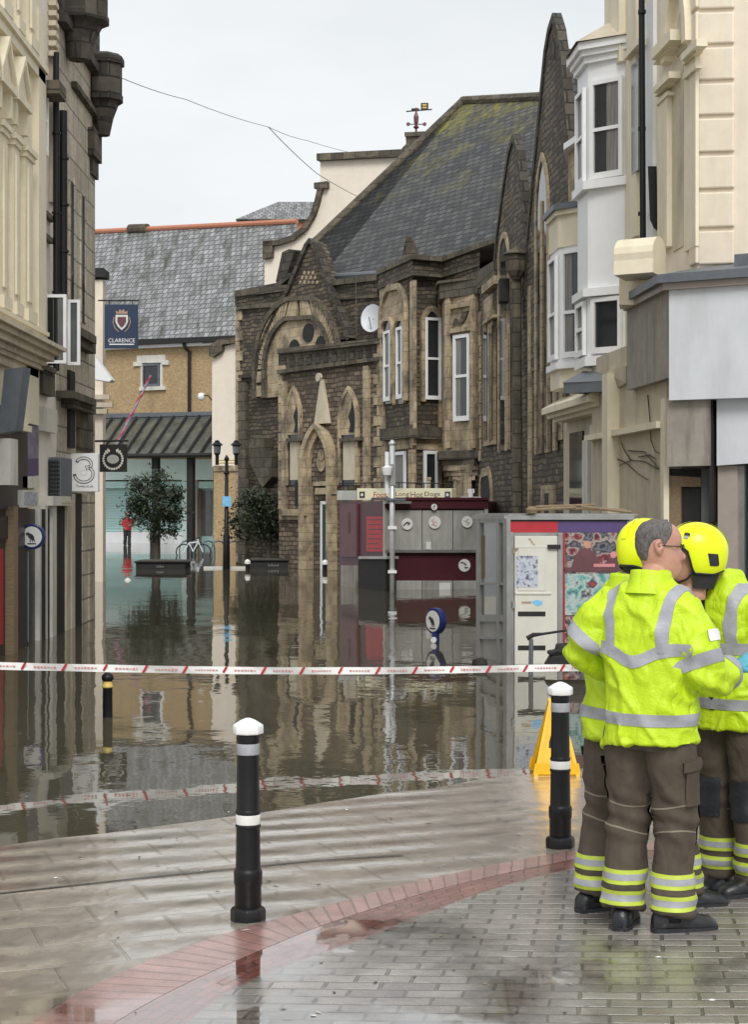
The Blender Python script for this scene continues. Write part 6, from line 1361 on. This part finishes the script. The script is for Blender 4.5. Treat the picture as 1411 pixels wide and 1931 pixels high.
    def jd(p):
        l = p - base; u = l.dot(r); w_ = l.z; v = l.dot(f)
        q = V(u*4.2+fold*3, v*4.2, w_*2.4 + u*2.5); d = .017*noise.noise(q) + .006*noise.noise(V(u*8+1, v*8, w_*5-u*6+fold))
        ar = min((p - ax[len(ax)//2]).length for ax in axes)
        near = max(0, 1-ar/.24); d += near*.014*math.sin(l.z*95*.55 + u*26 + v*14 + 2.2*noise.noise(q*1.3))
        dia = noise.noise(V(u*3.1+w_*4.5+fold, v*3, w_*3-u*3)); d += .016*(1-abs(dia)*3) if abs(dia) < .33 else 0
        cr = noise.noise(V(u*6.5+w_*5+fold*5, v*6.5, w_*5.5-u*4)); d += .009*(1-abs(cr)*4.5) if abs(cr) < .22 else 0
        c2 = noise.noise(V(u*11-w_*7+fold, v*10, w_*9+u*6)); d -= .003*(1-abs(c2)*6) if abs(c2) < .166 else 0
        return d*c.get('foldamt', 1)
    jm = remesh(j, c.get('jvox', .0085), 2, jd)
    jb = bvh_of(jm); jk = jm.build('jacket', M[c.get('jmat', 'hivis')], T, smooth=True)
    if c.get('hiv', True):
        def rb(z, wd, a0, a1, nu, dip=0, o_=.0045):
            mb = MB(); patch(mb, jb, lambda s, t: (X(V(0, ly(z), z + (t-.5)*wd - dip*max(0, math.cos(a0+(a1-a0)*s-math.pi))**6 )), D(V(math.sin(a0+(a1-a0)*s), math.cos(a0+(a1-a0)*s), 0))), nu, 3, o_, maxd=.29); return mb
        jk_parts = []
        rb(.932, .052, 0, 2*math.pi, 64).build('reflective_band', M['silver'], jk, smooth=True)
        rb(1.235, .055, math.pi-1.22, math.pi+1.22, 36, .055).build('reflective_band', M['silver'], jk, smooth=True)
        rb(1.20, .055, -1.22, 1.22, 30).build('reflective_band', M['silver'], jk, smooth=True)
        for s_ in (-1, 1):
            mb = MB(); patch(mb, jb, lambda s, t: (X(V(s_*(.128-.012*math.sin(s*3.14)) + (t-.5)*.05, ly(1.3), 1.22+.12*math.sin(s*math.pi))), D(V(s_*.25*math.sin(s*math.pi)**2, -math.cos(s*math.pi), math.sin(s*math.pi)))), 44, 3, .005, maxd=.4); mb.build('reflective_band', M['silver'], jk, smooth=True)
        for si, ax in enumerate(axes):
            n = len(ax)
            def sleeve(pos, wd, m, nm, a0=0, a1=2*math.pi, nu=40, off=.0045):
                i = int(pos*(n-1)); i = min(i, n-2); t_ = pos*(n-1)-i; cpt = ax[i].lerp(ax[i+1], t_); axd = (ax[i+1]-ax[i]).normalized()
                e1 = axd.cross(D(V(0, 1, .2))).normalized(); e2 = axd.cross(e1)
                outw = D(V((-1, 1)[si], 0, 0)); ph0 = math.atan2(e2.dot(outw), e1.dot(outw))
                mb = MB(); patch(mb, jb, lambda s, t: (cpt + axd*(t-.5)*wd, e1*math.cos(ph0+a0+(a1-a0)*s) + e2*math.sin(ph0+a0+(a1-a0)*s)), nu, 3, off, maxd=.14); mb.build(nm, M[m], jk, smooth=True)
            sleeve(.36, .056, 'silver', 'reflective_band'); sleeve(.88, .05, 'silver', 'reflective_band'); sleeve(.235, .05, 'paper', 'sleeve_badge', -.42, .42, 8, .005)
        mb = MB(); patch(mb, jb, lambda s, t: (X(V((t-.5)*.02, ly(1.2), .9+.66*s)), D(V(0, 1, 0))), 30, 1, .004); mb.build('zip', M['knee'], jk, smooth=True)
        mb = MB(); cz = ly(1.56)-.012
        for o_ in (0,):
            mb.rings([[X(V((ra)*math.sin(2*math.pi*t/24), cz+(ra*1.02)*math.cos(2*math.pi*t/24), z+.012*math.cos(2*math.pi*t/24+math.pi))) for t in range(24)] for z, ra in ((1.462, .125), (1.50, .100), (1.545, .089), (1.562, .086), (1.563, .079), (1.52, .078))], cap=False)
        mb.build('collar', M['hivis'], jk, smooth=True)
    if c.get('glove') is not None:
        q = axes[c['glove']]; mb = MB(); hand(mb, q[-1], D(V(*c['hdir'])) if c.get('hdir') else q[-1]-q[-2], D(V(*c['palm'][c['glove']])), .001, c.get('curl', .55)); mb.build('glove', M['glove'], T, smooth=True)
    # ---- trousers
    t_ = MB(); t_.rings([[X(V(a_*math.sin(t*math.pi/12), d_*math.cos(t*math.pi/12)-.01, z)) for t in range(24)] for z, a_, d_ in ((1.02, .15, .11), (.94, .17, .13), (.86, .178, .142), (.80, .155, .13))])
    laxes = []
    for l in legs:
        h, kn, an = l; q = [h, h.lerp(kn, .33), h.lerp(kn, .7), kn, kn.lerp(an, .35), kn.lerp(an, .7), an, an + V(0, -.006, -.035)]
        t_.tube([X(p) for p in q], [.112, .112, .102, .090, .088, .092, .096, .094], 18); laxes.append([X(p) for p in q])
    def td(p):
        l = p - base; u = l.dot(r); w_ = l.z; v = l.dot(f); d = .010*noise.noise(V(u*6+fold, v*6, w_*5)) + .005*noise.noise(V(u*14, v*14, w_*12))
        kz = max(0, 1-abs(w_-.50)/.16); d += kz*.007*math.sin(w_*70 + u*22 + v*9) ; cz = max(0, 1-abs(w_-.12)/.12); d += cz*.006*math.sin(w_*85+v*20)
        dia = noise.noise(V(u*5+fold*2, v*5, w_*4+u*4)); d += .008*(1-abs(dia)*4) if abs(dia) < .25 else 0
        c2 = noise.noise(V(u*9-w_*5+fold, v*9, w_*8+u*3)); d -= .003*(1-abs(c2)*5) if abs(c2) < .2 else 0
        return d
    tm = remesh(t_, .0095, 3, td); tb = bvh_of(tm); tr = tm.build('trousers', M[c.get('tmat', 'trouser')], T, smooth=True)
    if c.get('hiv', True):
        for si, ax in enumerate(laxes):
            def legring(z, wd, m, nm, tiltk=0, a0=0, a1=2*math.pi, nu=40, off=.003, po=0):
                zz = z*k + base.z; kk = 0
                for i in range(len(ax)-1):
                    if ax[i+1].z <= zz <= ax[i].z: kk = i; break
                t0 = (ax[kk].z-zz)/max(1e-6, ax[kk].z-ax[kk+1].z); cpt = ax[kk].lerp(ax[kk+1], t0)
                mb = MB(); patch(mb, tb, lambda s, t: (cpt + V(0, 0, (t-.5)*wd + tiltk*math.cos(a0+(a1-a0)*s+po)), D(V(math.sin(a0+(a1-a0)*s), math.cos(a0+(a1-a0)*s), 0))), nu, 6 if wd > .1 else 2, off, maxd=.15); mb.build(nm, M[m], tr, smooth=True)
            for z in (.235, .145):
                legring(z+.022, .018, 'limeband', 'lime_band'); legring(z, .027, 'silver', 'reflective_band', off=.004); legring(z-.022, .018, 'limeband', 'lime_band')
            sg = (1, -1)[si]
            legring(.56, .007, 'piping', 'seam_piping', .02, 1.2, 5.1, 30, .002, sg*.9); legring(.43, .007, 'piping', 'seam_piping', -.024, 1.2, 5.1, 30, .002, -sg*.7)
            legring(.47, .19, 'knee', 'knee_patch', 0, -.85, .85, 16, .009)
            o_ = (-1, 1)[si]
            legring(.735, .042, 'trouser', 'pocket_flap', .01, o_*math.pi/2-.65, o_*math.pi/2+.65, 10, .018); legring(.64, .16, 'trouser', 'cargo_pocket', 0, o_*math.pi/2-.55, o_*math.pi/2+.55, 10, .010)
    # ---- boots
    for si, l in enumerate(legs):
        an = X(l[2]); fy = R(c['feet'][si]); fd = V(math.sin(fy), math.cos(fy), 0); fr = V(math.cos(fy), -math.sin(fy), 0)
        gz = hgt(an.x, an.y) if c.get('ground', True) else base.z
        mb = MB(); rg = []
        for y_, w_, h_ in ((-.092, .022, .055), (-.085, .036, .085), (-.04, .043, .12), (.02, .044, .125), (.07, .046, .098), (.12, .050, .078), (.165, .046, .066), (.195, .032, .050), (.206, .012, .032)):
            cc = V(an.x, an.y, gz) + fd*y_; sec = []
            for t in range(14):
                a = math.pi*2*t/14; x = w_*math.cos(a); z = max(0, h_*.5 + h_*.5*math.sin(a)); z = z if math.sin(a) > -.35 else .0
                sec.append(cc + fr*(x if math.sin(a) > -.35 else w_*.96*(1 if x > 0 else -1)*min(1, abs(math.cos(a))*1.5)) + V(0, 0, z))
            rg.append(sec)
        mb.rings(rg); mb.tube([V(an.x, an.y, gz+.05), V(an.x, an.y, gz+.12), V(an.x, an.y, gz+.2)], [.052, .056, .06], 14); bo = mb.build('boot', M['boot'], T, smooth=True)
        mb = MB(); rg = [(-.096, .0), (-.088, .034), (-.04, .046), (.02, .045), (.07, .049), (.12, .054), (.17, .049), (.20, .034), (.211, .006)]
        o2 = [V(an.x, an.y, gz) + fd*y_ + fr*w_ for y_, w_ in rg] + [V(an.x, an.y, gz) + fd*y_ - fr*w_ for y_, w_ in rg[::-1]]
        mb.prism(o2, (0, 0, .024)); mb.build('sole', M['knee'], bo)
    # ---- head gear
    if c.get('helmet'):
        co = V(0, -.008, .042); rx, ry, rz = .118, .144, .126
        def cut(a):
            a = abs((a+math.pi) % (2*math.pi)-math.pi); d = math.degrees(a)
            return .035 + (-.075-.035)*sm(58, 78, d) + .02*sm(120, 160, d)
        def shell(a, t, g=0):
            zc = max(-.98, min(.98, (cut(a)-co.z)/rz)); pm = math.acos(zc)*t; s = math.sin(pm)
            if pm > math.pi/2: s = 1-.35*(1-s)
            back = 1+.06*max(0, -math.cos(a))*sm(.3, 1, t)
            return HX(co + V((rx+g)*s*math.sin(a), (ry+g)*s*math.cos(a)*back, (rz+g)*math.cos(pm)))
        mb = MB(); N = 64; Q = 18
        for inner in (0, 1):
            vs = [shell(2*math.pi*i/N, max(.002, q/Q), -.006*inner) for q in range(Q+1) for i in range(N)]
            mb.add(vs, [(q*N+i, q*N+(i+1) % N, (q+1)*N+(i+1) % N, (q+1)*N+i) for q in range(Q) for i in range(N)])
        hm = mb.build('helmet', M['helmet'], T, smooth=True)
        mb = MB(); pts = [shell(2*math.pi*i/N, 1, -.002) for i in range(N+1)]; mb.tube(pts, .006, 6); mb.build('helmet_rim', M['knee'], hm, smooth=True)
        def hp_(a0, a1, t0, t1, m, nm, g=.002, na=8, nt=6, sk=0):
            mb = MB(); vs = [shell(R(a0+(a1-a0)*i/na + sk*q/nt), t0+(t1-t0)*q/nt, g) for q in range(nt+1) for i in range(na+1)]
            mb.add(vs, [(q*(na+1)+i, q*(na+1)+i+1, (q+1)*(na+1)+i+1, (q+1)*(na+1)+i) for q in range(nt) for i in range(na)]); mb.build(nm, M[m], hm, smooth=True)
        for s in (-1, 1):
            hp_(s*100, s*122, .62, .80, 'knee', 'black_decal', sk=s*8); hp_(s*48, s*62, .60, .68, 'knee', 'black_decal'); hp_(s*49, s*60, .69, .76, 'silver', 'white_decal')
        hp_(-44, 44, .86, 1.0, 'knee', 'visor_band', .004, 20); hp_(-7, 7, .15, .80, 'helmet', 'comb', .006, 4, 10); hp_(173, 187, .15, .55, 'helmet', 'comb', .006, 4, 10)
        mb = MB(); n = 24; vs = []
        for q in range(5):
            for i in range(n+1):
                a = R(72+216*i/n); p0 = shell(a, .97, -.012); p1 = HX(V(.075*math.sin(a), -.012+.088*math.cos(a), -.145)); vs.append(p0.lerp(p1, q/4))
        mb.add(vs, [(q*(n+1)+i, q*(n+1)+i+1, (q+1)*(n+1)+i+1, (q+1)*(n+1)+i) for q in range(4) for i in range(n)]); mb.build('neck_curtain', M['blackmat'], hm, smooth=True)
        mb = MB(); mb.tube([HX(V(s, y, z)) for s, y, z in ((-.086, .01, -.05), (-.070, .045, -.105), (-.03, .085, -.13), (.03, .085, -.13), (.070, .045, -.105), (.086, .01, -.05))], [(.014, .005)]*6, 8); mb.build('chin_strap', M['blackmat'], hm, smooth=True)
    elif c.get('hair', True):
        mb = MB(); N = 48; Q = 20; vs = []; ok = {}
        def hl(a):   # lower hairline height by angle from the face
            d = abs(math.degrees((a+math.pi) % (2*math.pi)-math.pi))
            return .116 - .010*sm(20, 45, d) - .062*sm(45, 74, d) - .040*sm(70, 84, d) + .030*sm(87, 97, d) - .095*sm(104, 138, d)
        for q in range(Q+1):
            for i in range(N):
                a = 2*math.pi*i/N; z = .1215 + (hl(a)-.1215)*q/Q; yf, yb, wd = interp_tab(HEAD, z); yc = (yf+yb)/2; ry = (yf-yb)/2
                cx, cy = math.sin(a), math.cos(a); sx = (abs(cx)**.92)*(1 if cx > 0 else -1); sy = (abs(cy)**.92)*(1 if cy > 0 else -1)
                g = .0065*(1-.8*sm(.85, 1, q/Q)) + .0022*noise.noise(V(cx*9, cy*9, z*70)); p = V((wd+g)*sx, yc+(ry+g)*sy, z+(.006 if q < 3 else .002)); vs.append(HX(p))
        mb.add(vs, [(q*N+i, q*N+(i+1) % N, (q+1)*N+(i+1) % N, (q+1)*N+i) for q in range(Q) for i in range(N)] + [tuple(range(N))]); mb.build('hair', M['hair'], T, smooth=True)
    if c.get('glasses'):
        mb = MB()
        for s in (-1, 1):
            mb.tube([HX(V(s*.030, .100, .006)) + (hr*math.cos(a*math.pi/8)*.021 + V(0, 0, 1)*math.sin(a*math.pi/8)*.014) for a in range(17)], .0022, 6)
            mb.tube([HX(V(s*.051, .098, .010)), HX(V(s*.070, .075, .011)), HX(V(s*.081, .0, .012)), HX(V(s*.082, -.02, .004))], .0024, 6)
        mb.tube([HX(V(-.009, .102, .008)), HX(V(.009, .102, .008))], .002, 6); mb.build('glasses', M['blackmat'], T)
    return T
def ground_person(px, py):
    p = gat(px, py); return (p.x, p.y, hgt(p.x, p.y))
fg = None
person('bareheaded man in glasses and hi vis jacket, back turned, before two helmeted colleagues', ground_person(1226, 1752), 38, 1.80, dict(
    arms=[[(-.155, -.01, 1.425), (-.345, -.09, 1.20), (-.20, .17, 1.10)], [(.155, -.01, 1.425), (.285, -.01, 1.085), (.285, .225, 1.135)]], palm=[(1, 0, 0), (-.5, 0, -1)],
    legs=[[(-.098, -.005, .88), (-.108, .005, .50), (-.112, -.035, .115)], [(.098, .0, .88), (.106, .03, .50), (.108, .0, .115)]], feet=(18, 80),
    hyaw=92, head=(.015, .04, 1.665), tilt=.05, glasses=True, glove=1, hdir=(.60, .45, .55), lean=.03, seed=1, vox=.0062, hemtilt=.025, curl=.3))
person('helmeted firefighter facing left towards the bareheaded man, cut off by the picture edge', ground_person(1388, 1683), 232, 1.78, dict(
    arms=[[(-.155, 0, 1.425), (-.27, -.03, 1.15), (-.28, .05, .88)], [(.155, 0, 1.425), (.27, 0, 1.16), (.20, .20, 1.02)]], palm=[(1, 0, 0), (-1, 0, 0)],
    legs=[[(-.095, 0, .88), (-.105, .02, .5), (-.11, -.01, .115)], [(.095, 0, .88), (.10, .02, .5), (.105, -.01, .115)]], feet=(250, 225),
    hyaw=268, head=(.01, .165, 1.635), tilt=-.08, helmet=True, hair=False, lean=.16, seed=5, vox=.0085))
person('helmeted firefighter mostly hidden behind the bareheaded man, back to the flood kiosk', ground_person(1180, 1718), 62, 1.78, dict(
    arms=[[(-.155, 0, 1.425), (-.26, .02, 1.16), (-.18, .24, 1.08)], [(.155, 0, 1.425), (.25, .0, 1.16), (.18, .24, 1.08)]], palm=[(1, 0, 0), (-1, 0, 0)],
    legs=[[(-.095, -.02, .88), (-.10, -.05, .5), (-.09, -.115, .115)], [(.095, .03, .88), (.10, .17, .5), (.09, .27, .115)]], feet=(62, 85),
    hyaw=50, head=(-.01, .085, 1.66), tilt=.02, helmet=True, hair=False, lean=.05, seed=9, vox=.0085))
c = at(240, 1030, 90)
person('person in a red coat with dark trousers walking by the teal shutters in the distance', (c.x, c.y, -.05), 150, 1.80, dict(
    arms=[[(-.16, 0, 1.42), (-.25, 0, 1.15), (-.20, .12, .95)], [(.16, 0, 1.42), (.25, 0, 1.15), (.20, .15, .98)]], palm=[(1, 0, 0), (-1, 0, 0)],
    legs=[[(-.095, 0, .88), (-.10, .06, .5), (-.08, .08, .115)], [(.095, 0, .88), (.10, -.02, .5), (.08, -.12, .115)]], feet=(150, 150),
    hiv=False, jmat='redcoat', tmat='navycloth', ground=False, vox=.02, jvox=.025, foldamt=.5))
